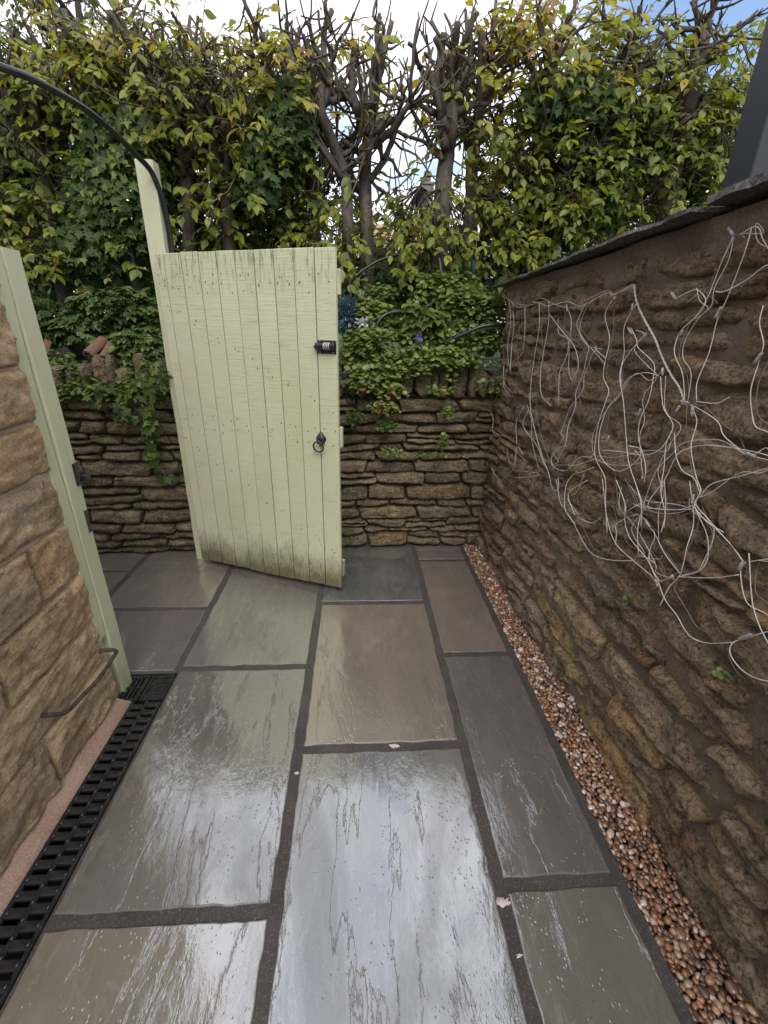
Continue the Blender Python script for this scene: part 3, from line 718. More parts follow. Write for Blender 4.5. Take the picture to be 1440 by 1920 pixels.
# gully at its end
gu = thing('gully_cover', 'square black gully grate and lid at the end of the channel drain', 'drain cover', (-0.9, 1.46, 0))
GX0, GX1, GY0, GY1 = -0.995, -0.806, 1.396, 1.532
mb = MB(); mb.box((GX0, GY0, -0.10), (GX1, GY1, -0.05)); mb.build('gully_box', MAT['trough'], gu)
gm = -0.908
mb = MB()
for (x0, x1) in ((GX0, gm-0.003), (gm+0.003, GX1)):
    mb.box((x0, GY0, -0.016), (x0+0.010, GY1, -0.001), 0.002); mb.box((x1-0.010, GY0, -0.016), (x1, GY1, -0.001), 0.002)
    mb.box((x0+0.010, GY0, -0.016), (x1-0.010, GY0+0.010, -0.0015), 0.002); mb.box((x0+0.010, GY1-0.010, -0.016), (x1-0.010, GY1, -0.0015), 0.002)
mb.build('cover_frame', MAT['black'], gu)
for k in range(4):
    x = GX0+0.012+0.0165*k+0.003
    for (a, b) in ((GY0+0.011, (GY0+GY1)/2-0.005), ((GY0+GY1)/2+0.005, GY1-0.011)):
        mb = MB(); mb.box((x, a, -0.016), (x+0.0085, b, -0.003), 0.002); mb.build('grating_bar', MAT['black'], gu)
mb = MB(); mb.box((GX0+0.010, (GY0+GY1)/2-0.005, -0.015), (gm-0.013, (GY0+GY1)/2+0.005, -0.002), 0.001); mb.build('cross_bar', MAT['black'], gu)
mb = MB(); mb.box((gm+0.013, GY0+0.010, -0.018), (GX1-0.010, GY1-0.010, -0.009)); mb.build('lid', MAT['black'], gu)
cx_, cy_ = (gm+0.003+GX1)/2, (GY0+GY1)/2
for (a, b, c_, d_) in ((-0.022, 0.026, 0.022, 0.034), (-0.022, -0.034, 0.022, -0.026), (-0.034, -0.02, -0.027, 0.02), (0.027, -0.02, 0.034, 0.02), (-0.012, -0.013, 0.012, -0.008), (-0.012, 0.008, 0.012, 0.013), (-0.004, -0.004, 0.004, 0.004)):
    mb = MB(); mb.box((cx_+a, cy_+b, -0.010), (cx_+c_, cy_+d_, -0.003), 0.0015); mb.build('raised_bar', MAT['black'], gu)

# ------------------------------------------------------------------ posts and gate
def post_mesh(x0, y0, x1, y1, z0, z1, bev=0.004, seg=24, wob=0.003, lean=(0, 0)):
    mb = MB(); vs = []; fs = []; sd_ = U(0, 50)
    c = bev
    ring = [(x0+c, y0), (x1-c, y0), (x1, y0+c), (x1, y1-c), (x1-c, y1), (x0+c, y1), (x0, y1-c), (x0, y0+c)]
    for k in range(seg+1):
        z = z0+(z1-z0)*k/seg; f = k/seg
        for i, (x, y) in enumerate(ring):
            vs.append((x+lean[0]*f+wob*fr(z*2.3, i//2*3.0, sd_, 3), y+lean[1]*f+wob*fr(z*2.3, i//2*3.0+7, sd_, 3), z))
    for k in range(seg):
        for i in range(8): fs.append((k*8+i, k*8+(i+1) % 8, k*8+8+(i+1) % 8, k*8+8+i))
    fs.append(tuple(range(7, -1, -1))); fs.append(tuple(seg*8+i for i in range(8)))
    mb.add(vs, fs); return mb
lp = thing('gate_post', 'pale green gate post fixed to the end of the sandstone wall', 'gate post', (-1.0, 1.45, 0), 'pale green timber posts')
post_mesh(-1.065, 1.441, -0.984, 1.515, -0.02, 1.612, wob=0.003).build('post', MAT['post'], lp)
post_mesh(-1.065, 1.388, -0.988, 1.4395, 0.30, 1.606, wob=0.003).build('side_timber', MAT['post'], lp)
post_mesh(-1.065, 1.388, -1.004, 1.4395, -0.02, 0.297, wob=0.002).build('side_timber', MAT['post'], lp)
mb = MB(); mb.box((-0.985, 1.490, 0.895), (-0.976, 1.517, 0.975), 0.002); mb.box((-0.984, 1.5175, 0.90), (-0.962, 1.545, 0.925), 0.003)
mb.build('latch_keeper', MAT['iron'], lp)
mb = MB(); mb.box((-0.9845, 1.490, 0.715), (-0.9815, 1.508, 0.80), 0.001); mb.build('strike_plate', MAT['rust'], lp)
hp = thing('gate_post', 'tall pale green hinge post rising above the open gate', 'gate post', (-1.03, 2.6, 0), 'pale green timber posts')
post_mesh(-1.067, 2.590, -0.985, 2.665, -0.02, 2.145, wob=0.004, lean=(0.012, 0.0)).build('post', MAT['post'], hp)

GH = V3((-1.008, 2.535, 0.034)); GFr = V3((-0.093, 2.165, 0.034)); GU = (GFr-GH); GL = GU.length; GU.normalize()
GN = V3((GU.y, -GU.x, 0)); GHt = 1.715
gate = thing('garden_gate', 'pale green vertical-board timber gate standing open with ring handle', 'gate', GH)
def gp(u, v, d): return GH+GU*u+ZV*v+GN*d
def gbox(mb, u0, u1, v0, v1, d0, d1, bev=0.0015):
    m = MB(); m.box((u0, d0, v0), (u1, d1, v1), bev)
    mb.add([gp(x, z, y) for (x, y, z) in m.v], [f[::-1] for f in m.f])
ws = [0.058]+[(GL-0.058)/9]*9; u = 0.0; nails = []
for k, w in enumerate(ws):
    mb = MB(); o_ = U(-0.0012, 0.0012)
    b0 = 0.012*math.sin(k*0.9)*0.25+U(-0.002, 0.002)
    gbox(mb, u+0.0021, u+w-0.0021, b0, GHt+U(-0.003, 0.002)+0.002*k/10, -0.010+o_, 0.010+o_, 0.0022)
    mb.build('board', MAT['gate'], gate)
    for vz in (0.075, 0.13, 0.865, 0.915, 1.56, 1.60):
        for q in (0.25, 0.75):
            if rng.random() < 0.85: nails.append((u+w*(q+U(-0.1, 0.1)), vz+U(-0.025, 0.025), 0.010+o_))
    # nails along the diagonal braces behind
    for (a, b, c_, d_) in ((0.05, 0.78, GL, 0.22), (0.05, 1.48, GL, 0.99)):
        uc = u+w/2; nails.append((uc+U(-0.02, 0.02), b+(d_-b)*(uc-a)/(c_-a)+U(-0.01, 0.01), 0.010+o_))
        nails.append((uc+U(-0.02, 0.02)+0.01, b+(d_-b)*(uc-a)/(c_-a)+U(-0.04, 0.02), 0.010+o_))
    u += w
mb = MB()
for (a, b, d) in nails:
    n = 7; r1, r2 = U(0.0022, 0.0034), U(0.003, 0.0062)
    vs = [gp(a, b, d+0.0009)]+[gp(a+r1*math.cos(6.283*i/n), b+r2*math.sin(6.283*i/n), d+0.0004) for i in range(n)]
    mb.add(vs, [(0, 1+(i+1) % n, 1+i) for i in range(n)])
o = mb.build('nail_heads', MAT['nail'], gate); o['kind'] = 'stuff'
for v in (0.07, 0.83, 1.53):
    mb = MB(); gbox(mb, 0.01, GL+0.007, v, v+0.105, -0.034, -0.0115, 0.003); mb.build('ledge', MAT['gate'], gate)
for (v0, v1) in ((0.18, 0.825), (0.94, 1.525)):
    mb = MB(); h = 0.09
    pts = [(0.03, v1-h), (GL-0.04, v0), (GL-0.04, v0+h), (0.03, v1)]
    vs = [gp(a, b, d) for d in (-0.033, -0.012) for (a, b) in pts]
    mb.add(vs, [(0,1,2,3),(7,6,5,4),(0,4,5,1),(1,5,6,2),(2,6,7,3),(3,7,4,0)]); mb.build('brace', MAT['gate'], gate)
# combination bolt
uB, vB = GL-0.0985, 1.312
bolt = MB(); gbox(bolt, uB, uB+0.095, vB-0.03, vB+0.028, 0.011, 0.0145, 0.001); bo = bolt.build('combination_bolt', MAT['iron'], gate)
mb = MB(); mb.tube([gp(uB-0.004, vB+0.002, 0.024), gp(uB+0.0945, vB+0.002, 0.024)], 0.0155, 18); o = mb.build('bolt_barrel', MAT['iron'], bo, smooth=False)
mb = MB(); mb.tube([gp(uB-0.012, vB+0.002, 0.026), gp(uB-0.006, vB+0.002, 0.026)], 0.0095, 14); mb.build('bolt_knob', MAT['chrome'], bo)
for k in range(4):
    mb = MB(); x = uB+0.040+0.0088*k
    mb.tube([gp(x, vB+0.003, 0.025), gp(x+0.0035, vB+0.003, 0.025)], 0.0165, 18); mb.build('dial', MAT['silver'], bo)
for (a, b) in ((0.012, 0.022), (0.08, 0.022), (0.012, -0.025), (0.08, -0.025)):
    mb = MB(); mb.tube([gp(uB+a, vB+b, 0.0145), gp(uB+a, vB+b, 0.0165)], 0.0032, 8); mb.build('screw', MAT['chrome'], bo)
# ring latch
uR, vR = GL-0.098, 0.872
mb = MB(); n = 20; prof = [(0.030, 0.010), (0.030, 0.0135), (0.024, 0.019), (0.014, 0.026), (0.0, 0.028)]
vs = []; fs = []
for (r_, d) in prof:
    for k in range(n):
        th = 2*math.pi*k/n; rr_ = r_*(1+0.10*math.cos(4*th)*(r_ > 0.02)); vs.append(gp(uR+rr_*math.cos(th)*0.85, vR+rr_*math.sin(th)*1.1, d))
for j in range(len(prof)-1):
    for k in range(n): fs.append((j*n+k, (j+1)*n+k, (j+1)*n+(k+1) % n, j*n+(k+1) % n))
mb.add(vs, fs); rl = mb.build('latch_plate', MAT['iron'], gate, smooth=True)
mb = MB(); mb.tube([gp(uR-0.004, vR-0.012, 0.018), gp(uR-0.004, vR-0.012, 0.038)], 0.009, 12); mb.build('boss', MAT['iron'], rl, smooth=True)
mb = MB(); pts = []
for k in range(33):
    th = 2*math.pi*k/32; pts.append(gp(uR-0.006+0.0275*math.cos(th), vR-0.037+0.0275*math.sin(th), 0.034+0.004*math.sin(th)))
mb.tube(pts, 0.0042, 8, cap=False); mb.build('ring', MAT['iron'], rl, smooth=True)
# hinge straps on the back of the gate
for v in (0.12, 1.58):
    mb = MB(); gbox(mb, -0.03, 0.32, v-0.016, v+0.016, -0.042, -0.0345, 0.001); mb.build('hinge_strap', MAT['iron'], gate)

# ------------------------------------------------------------------ small fittings
mb = MB()
pts = [V3((-0.995, 1.372, 0.272)), V3((-0.945, 1.378, 0.272)), V3((-0.925, 1.372, 0.27)), V3((-0.921, 1.355, 0.266)), V3((-0.922, 1.25, 0.258)), V3((-0.930, 1.16, 0.262)), V3((-0.934, 1.095, 0.268)), V3((-0.94, 1.07, 0.28)), V3((-0.96, 1.057, 0.292)), V3((-0.998, 1.05, 0.296))]
P2 = crom(pts, 6); mb.tube(P2, [0.0070+0.0012*fr(p.y*30, p.z*30, 1, 3) for p in P2], 10)
tag(mb.build('metal_pipe', MAT['rust'], None, smooth=True), 'thin rusty bent metal pipe low on the sandstone wall', 'pipe')

# hoses
def hose(name, label, pts, r, mat='hose'):
    mb = MB(); mb.tube(crom(pts, 8), r, 10); return tag(mb.build(name, MAT[mat], None, smooth=True), label, 'hose')
hose('black_hose', 'black hose arching from top left down beside the tall hinge post',
     [atY(-160, 70, 1.75), atY(0, 125, 1.95), atY(60, 148, 2.05), atY(120, 180, 2.16), atY(170, 212, 2.27), atY(215, 250, 2.38), atY(255, 290, 2.48), V3((-0.973, 2.57, 2.085)), V3((-0.958, 2.615, 1.98)), V3((-0.957, 2.64, 1.85)), V3((-0.962, 2.645, 1.75)), V3((-0.965, 2.64, 1.6)), V3((-0.94, 2.75, 1.35)), V3((-0.93, 2.85, 1.2))], 0.0125)
def z5(x, y, Y): return atY(620+x/2.908, 400+y/2.908, Y)
hose('black_hose', 'black hose rising behind the gate top towards the hedge', [z5(-60, 470, 2.86), z5(30, 420, 2.9), z5(80, 390, 2.95), z5(150, 330, 3.0), z5(240, 270, 3.02), z5(330, 235, 3.05), z5(420, 215, 3.08)], 0.0085)
hose('black_hose', 'black hose looping in a hook through the plants above the wall', [z5(285, 790, 2.80), z5(262, 690, 2.80), z5(255, 610, 2.80), z5(290, 560, 2.81), z5(345, 540, 2.83), z5(470, 530, 2.86), z5(560, 485, 2.9), z5(602, 420, 2.93), z5(602, 330, 2.96), z5(590, 230, 3.0)], 0.0115)
hose('black_hose', 'black hose running into the corner by the rubble wall', [z5(540, 760, 2.84), z5(570, 720, 2.80), z5(650, 690, 2.77), z5(740, 652, 2.75), z5(830, 617, 2.74), z5(940, 607, 2.75), z5(1000, 610, 2.86)], 0.0115)

# anthracite post beyond the wall and the pale green post beside it
ap = thing('metal_post', 'dark grey square metal post rising behind the slate coping', 'metal post', (1.2, 1.55, 0))
mb = MB(); mb.box((1.15, 1.49, -0.2), (1.225, 1.60, 3.6), 0.003); mb.build('post', MAT['anthracite'], ap)
q = atX(1432, 268, 1.42)
tag(post_mesh(q.x, q.y-0.10, q.x+0.09, q.y, -0.2, q.z, wob=0.002).build('timber_post', MAT['post']), 'pale green timber post end at the right edge beyond the coping', 'timber post', 'pale green timber posts')

# ------------------------------------------------------------------ leaves
def T_horn():
    r = [(0.10, 0.13, 0.03), (0.30, 0.265, 0.06), (0.52, 0.285, 0.065), (0.76, 0.18, 0.03)]
    m = [(0, 0, 0), (0.22, 0, -0.005), (0.48, 0, -0.015), (0.74, 0, -0.045), (1.0, 0, -0.11)]
    v = m+r+[(x, -y, z) for x, y, z in r]
    f = [(0, 1, 6, 5), (1, 2, 7, 6), (2, 3, 8, 7), (3, 4, 8), (1, 0, 9, 10), (2, 1, 10, 11), (3, 2, 11, 12), (4, 3, 12)]
    return np.array(v), f
def T_fan(out, cz=-0.02):
    v = [(0.35, 0, cz)]+[(x, y, z) for x, y, z in out]; n = len(out)
    return np.array(v), [(0, 1+k, 1+(k+1) % n) for k in range(n)]
TH = T_horn()
_iv = [(0, 0, 0), (0.0, 0.2, 0.02), (-0.04, 0.44, 0.0), (0.2, 0.28, 0.04), (0.42, 0.48, 0.0), (0.52, 0.2, 0.03), (1.0, 0, -0.08), (0.52, -0.2, 0.03), (0.42, -0.48, 0.0), (0.2, -0.28, 0.04), (-0.04, -0.44, 0.0), (0.0, -0.2, 0.02)]
TI = T_fan(_iv)
_cv = []
for k in range(15):
    th = math.pi*(-0.93+1.86*k/14); rr_ = 0.5*(1.0 if k % 2 == 0 else 0.72); _cv.append((0.42+rr_*math.cos(th), rr_*math.sin(th), 0.05*abs(math.sin(th*1.5))))
_cv.append((0.12, 0, 0)); TC = T_fan(_cv, 0.0)
TL = (np.array([(0, 0, 0), (0.45, 0.13, 0.03), (1, 0, -0.08), (0.45, -0.13, 0.03), (0.45, 0, -0.01)]), [(0, 4, 1), (1, 4, 2), (0, 3, 4), (3, 2, 4)])
class Leaves:
    def __init__(s, T): s.T = T; s.P = []; s.D = []; s.N = []; s.L = []; s.t = []
    def add(s, p, d, n, l, t): s.P.append(tuple(p)); s.D.append(tuple(d)); s.N.append(tuple(n)); s.L.append(l); s.t.append(t)
    def build(s, name, mat, parent):
        if not s.P: return None
        P = np.array(s.P); D = np.array(s.D); N = np.array(s.N); L = np.array(s.L)
        D /= np.linalg.norm(D, axis=1)[:, None]+1e-9
        N = N-D*(N*D).sum(1)[:, None]; N /= np.linalg.norm(N, axis=1)[:, None]+1e-9
        Sx = np.cross(N, D); tv, tf = s.T; k = len(tv)
        X = P[:, None, :]+L[:, None, None]*(tv[None, :, 0, None]*D[:, None, :]+tv[None, :, 1, None]*Sx[:, None, :]+tv[None, :, 2, None]*N[:, None, :])
        X = X.reshape(-1, 3); n = len(P)
        lens = [len(f) for f in tf]; flat = np.array([i for f in tf for i in f], dtype=np.int64)
        loops = (flat[None, :]+(np.arange(n)*k)[:, None]).reshape(-1)
        starts = np.concatenate([[0], np.cumsum(lens*n)[:-1]])
        me = bpy.data.meshes.new(name)
        me.vertices.add(len(X)); me.vertices.foreach_set('co', X.astype(np.float32).ravel())
        me.loops.add(len(loops)); me.loops.foreach_set('vertex_index', loops.astype(np.int32))
        me.polygons.add(len(starts)); me.polygons.foreach_set('loop_start', starts.astype(np.int32))
        me.update(calc_edges=True); me.validate()
        at = me.attributes.new('tint', 'FLOAT', 'POINT'); at.data.foreach_set('value', np.repeat(np.array(s.t, dtype=np.float32), k))
        return link(name, me, mat, parent)
def rv(s=1.0): return V3((U(-s, s), U(-s, s), U(-s, s)))
def clamp(x, a=0.0, b=1.0): return max(a, min(b, x))

def spray(lv, tw, p0, d0, length, nl, size, tint, droop=0.6):
    """a twig with alternate leaves"""
    d = V3(d0).normalized(); p = V3(p0); pts = [p.copy()]; side = V3((0, 0, 1)).cross(d)
    side = side.normalized() if side.length > 0.05 else V3((1, 0, 0)); up = d.cross(side)
    if up.z < 0: up = -up
    for k in range(nl):
        d = (d+V3((0, 0, -droop/nl))+rv(0.16)).normalized(); p = p+d*(length/nl); pts.append(p.copy())
        sg = 1 if k % 2 else -1
        ld = (d*0.55+side*sg*U(0.5, 1.0)+V3((0, 0, U(-0.75, 0.1)))+rv(0.25))
        nn = (up*0.6+V3((0, -0.55, 0.35))+rv(0.55))
        lv.add(p, ld, nn, size*U(0.45, 1.25), clamp(tint+U(-0.25, 0.22)))
    lv.add(p, d+V3((0, 0, -0.4)), up+rv(0.4)+V3((0, -0.4, 0)), size*U(0.7, 1.1), clamp(tint+U(-0.15, 0.25)))
    tw.tube(pts, [0.0028*(1-0.6*i/len(pts)) for i in range(len(pts))], 3, cap=False)

def limb(mb, p, d, length, r0, r1, nodes, wig=0.35, up=0.25, seg=7, store=None, step=0.05, zmax=2.72):
    n = max(3, int(length/step)); pts = [V3(p)]; d = V3(d).normalized(); zm = max(zmax+U(-0.22, 0.2), p[2]+0.03) if zmax else 99
    for k in range(n):
        d = (d+rv(wig)*0.42+V3((0, 0, up*0.25))).normalized()
        if pts[-1].z+d.z*(length/n) > zm and k > 1: break
        pts.append(pts[-1]+d*(length/n))
    n = len(pts)-1; rad = [(r0+(r1-r0)*(i/n))*(1+0.12*U(-1, 1)) for i in range(n+1)]
    mb.tube(pts, rad, seg)
    nodes.extend(pts[1:])
    return pts, d

# trees: (label, group y, trunk pixel path [(px,py)...], foliage blobs (px,py,rx,ry,n,tint), limbs)
HY = 3.22
def tree(label, path, Y, r0, blobs, nlimb, tophint, limblen=(0.25, 0.65), leaf=0.060, dens=2.2):
    base = atY(*path[0], Y)
    t = thing('hornbeam_tree', label, 'tree', (base.x, Y, bankz(base.x, Y)), 'pollarded hornbeams in the hedge row')
    pts = [V3((base.x+U(-0.03, 0.03), Y, bankz(base.x, Y)-0.05))]+[atY(px, py, Y+0.05*math.sin(i*2.1+Y*9)) for i, (px, py) in enumerate(path)]
    P2 = crom(pts, 5); n = len(P2); mb = MB(); nodes = []
    mb.tube(P2, [r0*(1.1-0.42*i/n)*(1+0.10*fr(i*0.6, Y, 1, 3)) for i in range(n)], 10)
    nodes.extend(P2[n//3:])
    trunk = mb.build('trunk', MAT['bark'], t, smooth=True)
    mb = MB()
    for k in range(nlimb):
        i = int(n*U(0.5, 1.0)); i = min(i, n-1); p = P2[i]
        dd = V3((U(-1, 1), U(-0.6, 0.6), U(0.25, 1.1)))
        ll = U(*limblen); rr_ = r0*U(0.35, 0.6)
        q, d2 = limb(mb, p, dd, ll, rr_, rr_*0.55, nodes, 0.45, 0.35)
        for _ in range(rng.randint(1, 3)):
            j = rng.randint(len(q)//2, len(q)-1)
            q2, d3 = limb(mb, q[j], d2+rv(0.9)+V3((0, 0, 0.3)), U(0.15, 0.45), rr_*0.5, rr_*0.28, nodes, 0.6, 0.35, 6)
            for _ in range(rng.randint(1, 3)):
                limb(mb, q2[rng.randint(1, len(q2)-1)], d3+rv(1.1), U(0.12, 0.32), 0.007, 0.0035, nodes, 0.7, 0.2, 5)
        for _ in range(rng.randint(2, 4)):
            limb(mb, q[rng.randint(1, len(q)-1)], rv(1)+V3((0, -0.1, 0.15)), U(0.15, 0.45), 0.008, 0.003, nodes, 0.8, 0.1, 5)
    # upright cut stubs at the pollard head
    hx, hy = path[-1]
    tophint = list(tophint)+[(hx+U(-25, 25), hy+U(0, 60), hx+U(-75, 75), U(15, 110), U(0.008, 0.018)) for _ in range(5)]
    for (px, py, px2, py2, r_) in tophint:
        a = atY(px, py, Y+U(-0.06, 0.06)); b = atY(px2, py2, Y+U(-0.15, 0.15)); L_ = (b-a).length; mids = [a]
        for k in range(1, 5): mids.append(a.lerp(b, k/5)+rv(L_*0.065))
        mids.append(b); c_ = crom(mids, 4); mb.tube(c_, [r_*(1.0-0.42*i/len(c_))*(1+0.12*U(-1, 1)) for i in range(len(c_))], 8); nodes.extend(c_[4:])
        for _ in range(4):
            limb(mb, c_[rng.randint(4, len(c_)-1)], rv(1)+V3((0, 0, 0.4)), U(0.08, 0.24), max(0.005, r_*0.36), 0.0035, nodes, 0.75, 0.3, 5, zmax=2.95)
    br = mb.build('branches', MAT['bark'], t, smooth=True)
    lv = Leaves(TH); tw = MB(); na = np.array([tuple(p) for p in nodes])
    for (px, py, rx, ry, ns, tint) in blobs:
        for _ in range(int(ns*dens*(0.5 if py < 105 else 1.0))):
            while True:
                a, b = U(-1, 1), U(-1, 1)
                if a*a+b*b < 1: break
            p = atY(px+a*rx, py+b*ry, Y+U(-0.20, 0.45))
            i = int(np.argmin(((na-np.array(p))**2).sum(1))); q = V3(na[i])
            if (p-q).length < 0.6 and rng.random() < 0.75:
                m_ = p.lerp(q, 0.5)+rv(0.05); tw.tube([q, m_, p], [0.005, 0.004, 0.003], 4, cap=False)
            dd = (p-q)*0.6+V3((U(-0.6, 0.6), U(-0.9, 0.4), U(-0.3, 0.4)))
            spray(lv, tw, p, dd, U(0.12, 0.28), rng.randint(4, 8), leaf*U(0.8, 1.15), clamp(tint+U(-0.12, 0.12)), U(0.3, 1.1))
    tw.build('twigs', MAT['bark'], t)['kind'] = 'stuff'
    lv.build('crown', MAT['hornbeam'], t)
    return t

tree('leaning hornbeam trunk at the far left above the low post', [(110, 505), (98, 420), (88, 340), (70, 280), (40, 210)], 3.25, 0.042,
     [(50, 440, 120, 80, 60, 0.5), (60, 330, 110, 90, 36, 0.3), (60, 190, 110, 90, 34, 0.45), (150, 110, 90, 60, 28, 0.72), (-130, 330, 140, 200, 60, 0.4), (150, 480, 110, 45, 34, 0.55), (100, 60, 120, 60, 20, 0.6)], 8,
     [(60, 200, 20, 60, 0.03), (70, 250, 150, 40, 0.026), (50, 220, -40, 90, 0.03), (90, 300, 190, 130, 0.018)])
tree('ivy-clad hornbeam trunk left of the tall hinge post', [(215, 500), (205, 420), (190, 340), (195, 250), (180, 170)], 3.35, 0.04,
     [(190, 130, 90, 70, 30, 0.6), (230, 250, 90, 90, 22, 0.35), (230, 500, 80, 45, 26, 0.55), (150, 300, 80, 90, 18, 0.35), (260, 70, 80, 60, 14, 0.7)], 7,
     [(190, 190, 120, 20, 0.025), (200, 170, 215, -10, 0.028), (190, 150, 205, 30, 0.024)])
tree('reddish hornbeam trunk rising just right of the hinge post', [(357, 480), (354, 400), (348, 330), (335, 250), (300, 150)], 3.15, 0.037,
     [(330, 160, 90, 80, 30, 0.55), (300, 270, 80, 80, 18, 0.4), (370, 250, 70, 80, 18, 0.55), (380, 400, 70, 60, 14, 0.5), (340, 90, 80, 50, 14, 0.75)], 7,
     [(320, 200, 205, 20, 0.020), (345, 330, 228, 35, 0.016), (330, 220, 290, 60, 0.02), (350, 300, 420, 190, 0.018)])
tree('hornbeam with sweeping pale branches behind the middle gate boards', [(432, 485), (428, 420), (420, 350), (395, 270), (380, 190)], 3.2, 0.04,
     [(430, 190, 80, 90, 26, 0.65), (400, 100, 70, 50, 12, 0.75), (470, 300, 80, 80, 20, 0.5), (440, 400, 60, 50, 14, 0.5), (330, 320, 60, 60, 10, 0.4)], 7,
     [(400, 280, 255, 50, 0.014), (430, 360, 385, 245, 0.022), (385, 220, 400, 70, 0.02), (420, 340, 495, 375, 0.016), (390, 230, 330, 90, 0.016)])
tree('hornbeam with clustered cut stubs behind the gate top right boards', [(592, 490), (588, 400), (580, 320), (560, 240), (520, 160)], 3.3, 0.036,
     [(500, 160, 80, 90, 34, 0.68), (530, 90, 60, 40, 10, 0.75), (550, 290, 70, 70, 20, 0.45), (580, 400, 60, 60, 24, 0.5), (520, 420, 60, 40, 12, 0.5)], 7,
     [(520, 180, 490, 60, 0.026), (530, 170, 545, 70, 0.03), (510, 170, 460, 90, 0.024), (540, 190, 580, 100, 0.018), (500, 130, 455, -10, 0.016), (470, 200, 420, 70, 0.018)])
tree('hornbeam with S-curved trunk behind the gate corner', [(655, 510), (652, 420), (648, 340), (625, 270), (600, 200), (610, 130)], 3.12, 0.036,
     [(640, 440, 70, 60, 26, 0.5), (610, 230, 60, 80, 14, 0.72), (620, 110, 50, 60, 8, 0.8), (660, 360, 50, 40, 8, 0.55)], 5,
     [(605, 200, 622, 20, 0.024), (622, 60, 605, -20, 0.014), (600, 210, 585, 110, 0.022), (612, 120, 560, 130, 0.014)], limblen=(0.12, 0.38), dens=1.15)
tree('dark hornbeam trunk with U-shaped arm right of the gate corner', [(690, 560), (688, 450), (684, 350), (686, 290), (698, 230)], 3.2, 0.047,
     [(720, 400, 70, 60, 18, 0.5), (680, 480, 60, 50, 22, 0.5), (700, 180, 50, 60, 9, 0.7), (760, 480, 70, 50, 36, 0.5), (720, 70, 40, 50, 7, 0.75)], 6,
     [(690, 250, 655, 165, 0.04), (655, 172, 622, 190, 0.03), (655, 170, 668, 90, 0.026), (698, 230, 735, 40, 0.024), (690, 240, 700, 100, 0.022), (688, 300, 640, 260, 0.02), (695, 260, 752, 330, 0.014), (690, 330, 750, 390, 0.012), (700, 200, 712, -20, 0.012)], limblen=(0.12, 0.38), dens=1.15)
tree('forked hornbeam with a crown of short upright stubs near the centre', [(828, 400), (832, 340), (838, 290), (845, 240), (850, 180)], 3.25, 0.055,
     [(850, 450, 100, 75, 62, 0.5), (800, 510, 70, 45, 26, 0.45), (820, 200, 60, 70, 11, 0.65), (880, 190, 70, 80, 18, 0.7), (790, 390, 60, 60, 22, 0.55), (770, 440, 70, 50, 30, 0.5)], 7,
     [(835, 280, 800, 130, 0.028), (838, 260, 815, 70, 0.024), (842, 240, 832, 60, 0.026), (846, 240, 858, 40, 0.03), (850, 220, 895, 25, 0.024), (800, 150, 765, 80, 0.016), (812, 120, 790, 60, 0.012), (850, 150, 880, 50, 0.014), (836, 300, 740, 150, 0.014), (830, 300, 735, 240, 0.012)], limblen=(0.12, 0.38), dens=1.15)
tree('slim hornbeam trunk immediately right of the forked tree', [(882, 400), (884, 330), (890, 270), (900, 200), (915, 140)], 3.3, 0.042,
     [(930, 120, 80, 90, 32, 0.78), (900, 250, 70, 70, 14, 0.55), (940, 350, 80, 80, 36, 0.5), (930, 460, 80, 70, 46, 0.5), (970, 40, 60, 50, 14, 0.82)], 6,
     [(900, 200, 905, 60, 0.03), (910, 150, 945, 40, 0.03), (900, 190, 870, 90, 0.018), (905, 180, 990, -20, 0.02), (915, 140, 930, 0, 0.016)])
tree('leafy hornbeam above the low end of the slate coping', [(1010, 480), (1012, 400), (1008, 320), (1015, 230), (1030, 150)], 3.3, 0.04,
     [(1000, 250, 90, 90, 50, 0.5), (1050, 130, 90, 80, 40, 0.66), (1000, 400, 90, 90, 66, 0.45), (1070, 330, 80, 90, 50, 0.42), (1040, 40, 70, 60, 18, 0.8)], 7,
     [(1030, 150, 1010, 10, 0.02), (1030, 150, 1080, -20, 0.018), (1020, 200, 975, 60, 0.02), (1030, 140, 1120, 10, 0.012)])
tree('dark-trunked hornbeam above the middle of the slate coping', [(1140, 440), (1146, 370), (1158, 290), (1170, 200), (1185, 130)], 3.35, 0.05,
     [(1120, 220, 90, 90, 48, 0.45), (1170, 120, 90, 70, 34, 0.6), (1180, 330, 80, 90, 46, 0.42), (1090, 420, 80, 60, 40, 0.45), (1150, 40, 80, 50, 20, 0.75), (1220, 420, 60, 50, 20, 0.45)], 8,
     [(1180, 140, 1130, 20, 0.022), (1180, 130, 1200, 10, 0.022), (1170, 200, 1250, 60, 0.02), (1185, 110, 1270, -10, 0.012)])
tree('thick hornbeam stump with bare shoots beside the dark metal post', [(1250, 400), (1262, 320), (1280, 240), (1300, 150), (1318, 70)], 3.3, 0.055,
     [(1260, 230, 80, 90, 42, 0.5), (1300, 340, 80, 80, 42, 0.45), (1330, 150, 70, 90, 26, 0.65), (1350, 250, 60, 80, 30, 0.5), (1240, 100, 60, 60, 12, 0.7), (1400, 180, 60, 120, 24, 0.55)], 8,
     [(1318, 80, 1340, 0, 0.02), (1318, 80, 1300, 0, 0.016), (1310, 120, 1420, 20, 0.012), (1310, 130, 1390, 40, 0.014), (1300, 150, 1240, 40, 0.014)])
tree('hornbeam mostly hidden behind the dark metal post', [(1480, 400), (1490, 300), (1500, 200), (1510, 100)], 3.4, 0.05,
     [(1450, 250, 90, 130, 50, 0.5), (1550, 250, 120, 160, 60, 0.5), (1500, 80, 100, 80, 24, 0.65)], 6, [(1500, 120, 1480, -20, 0.02)])

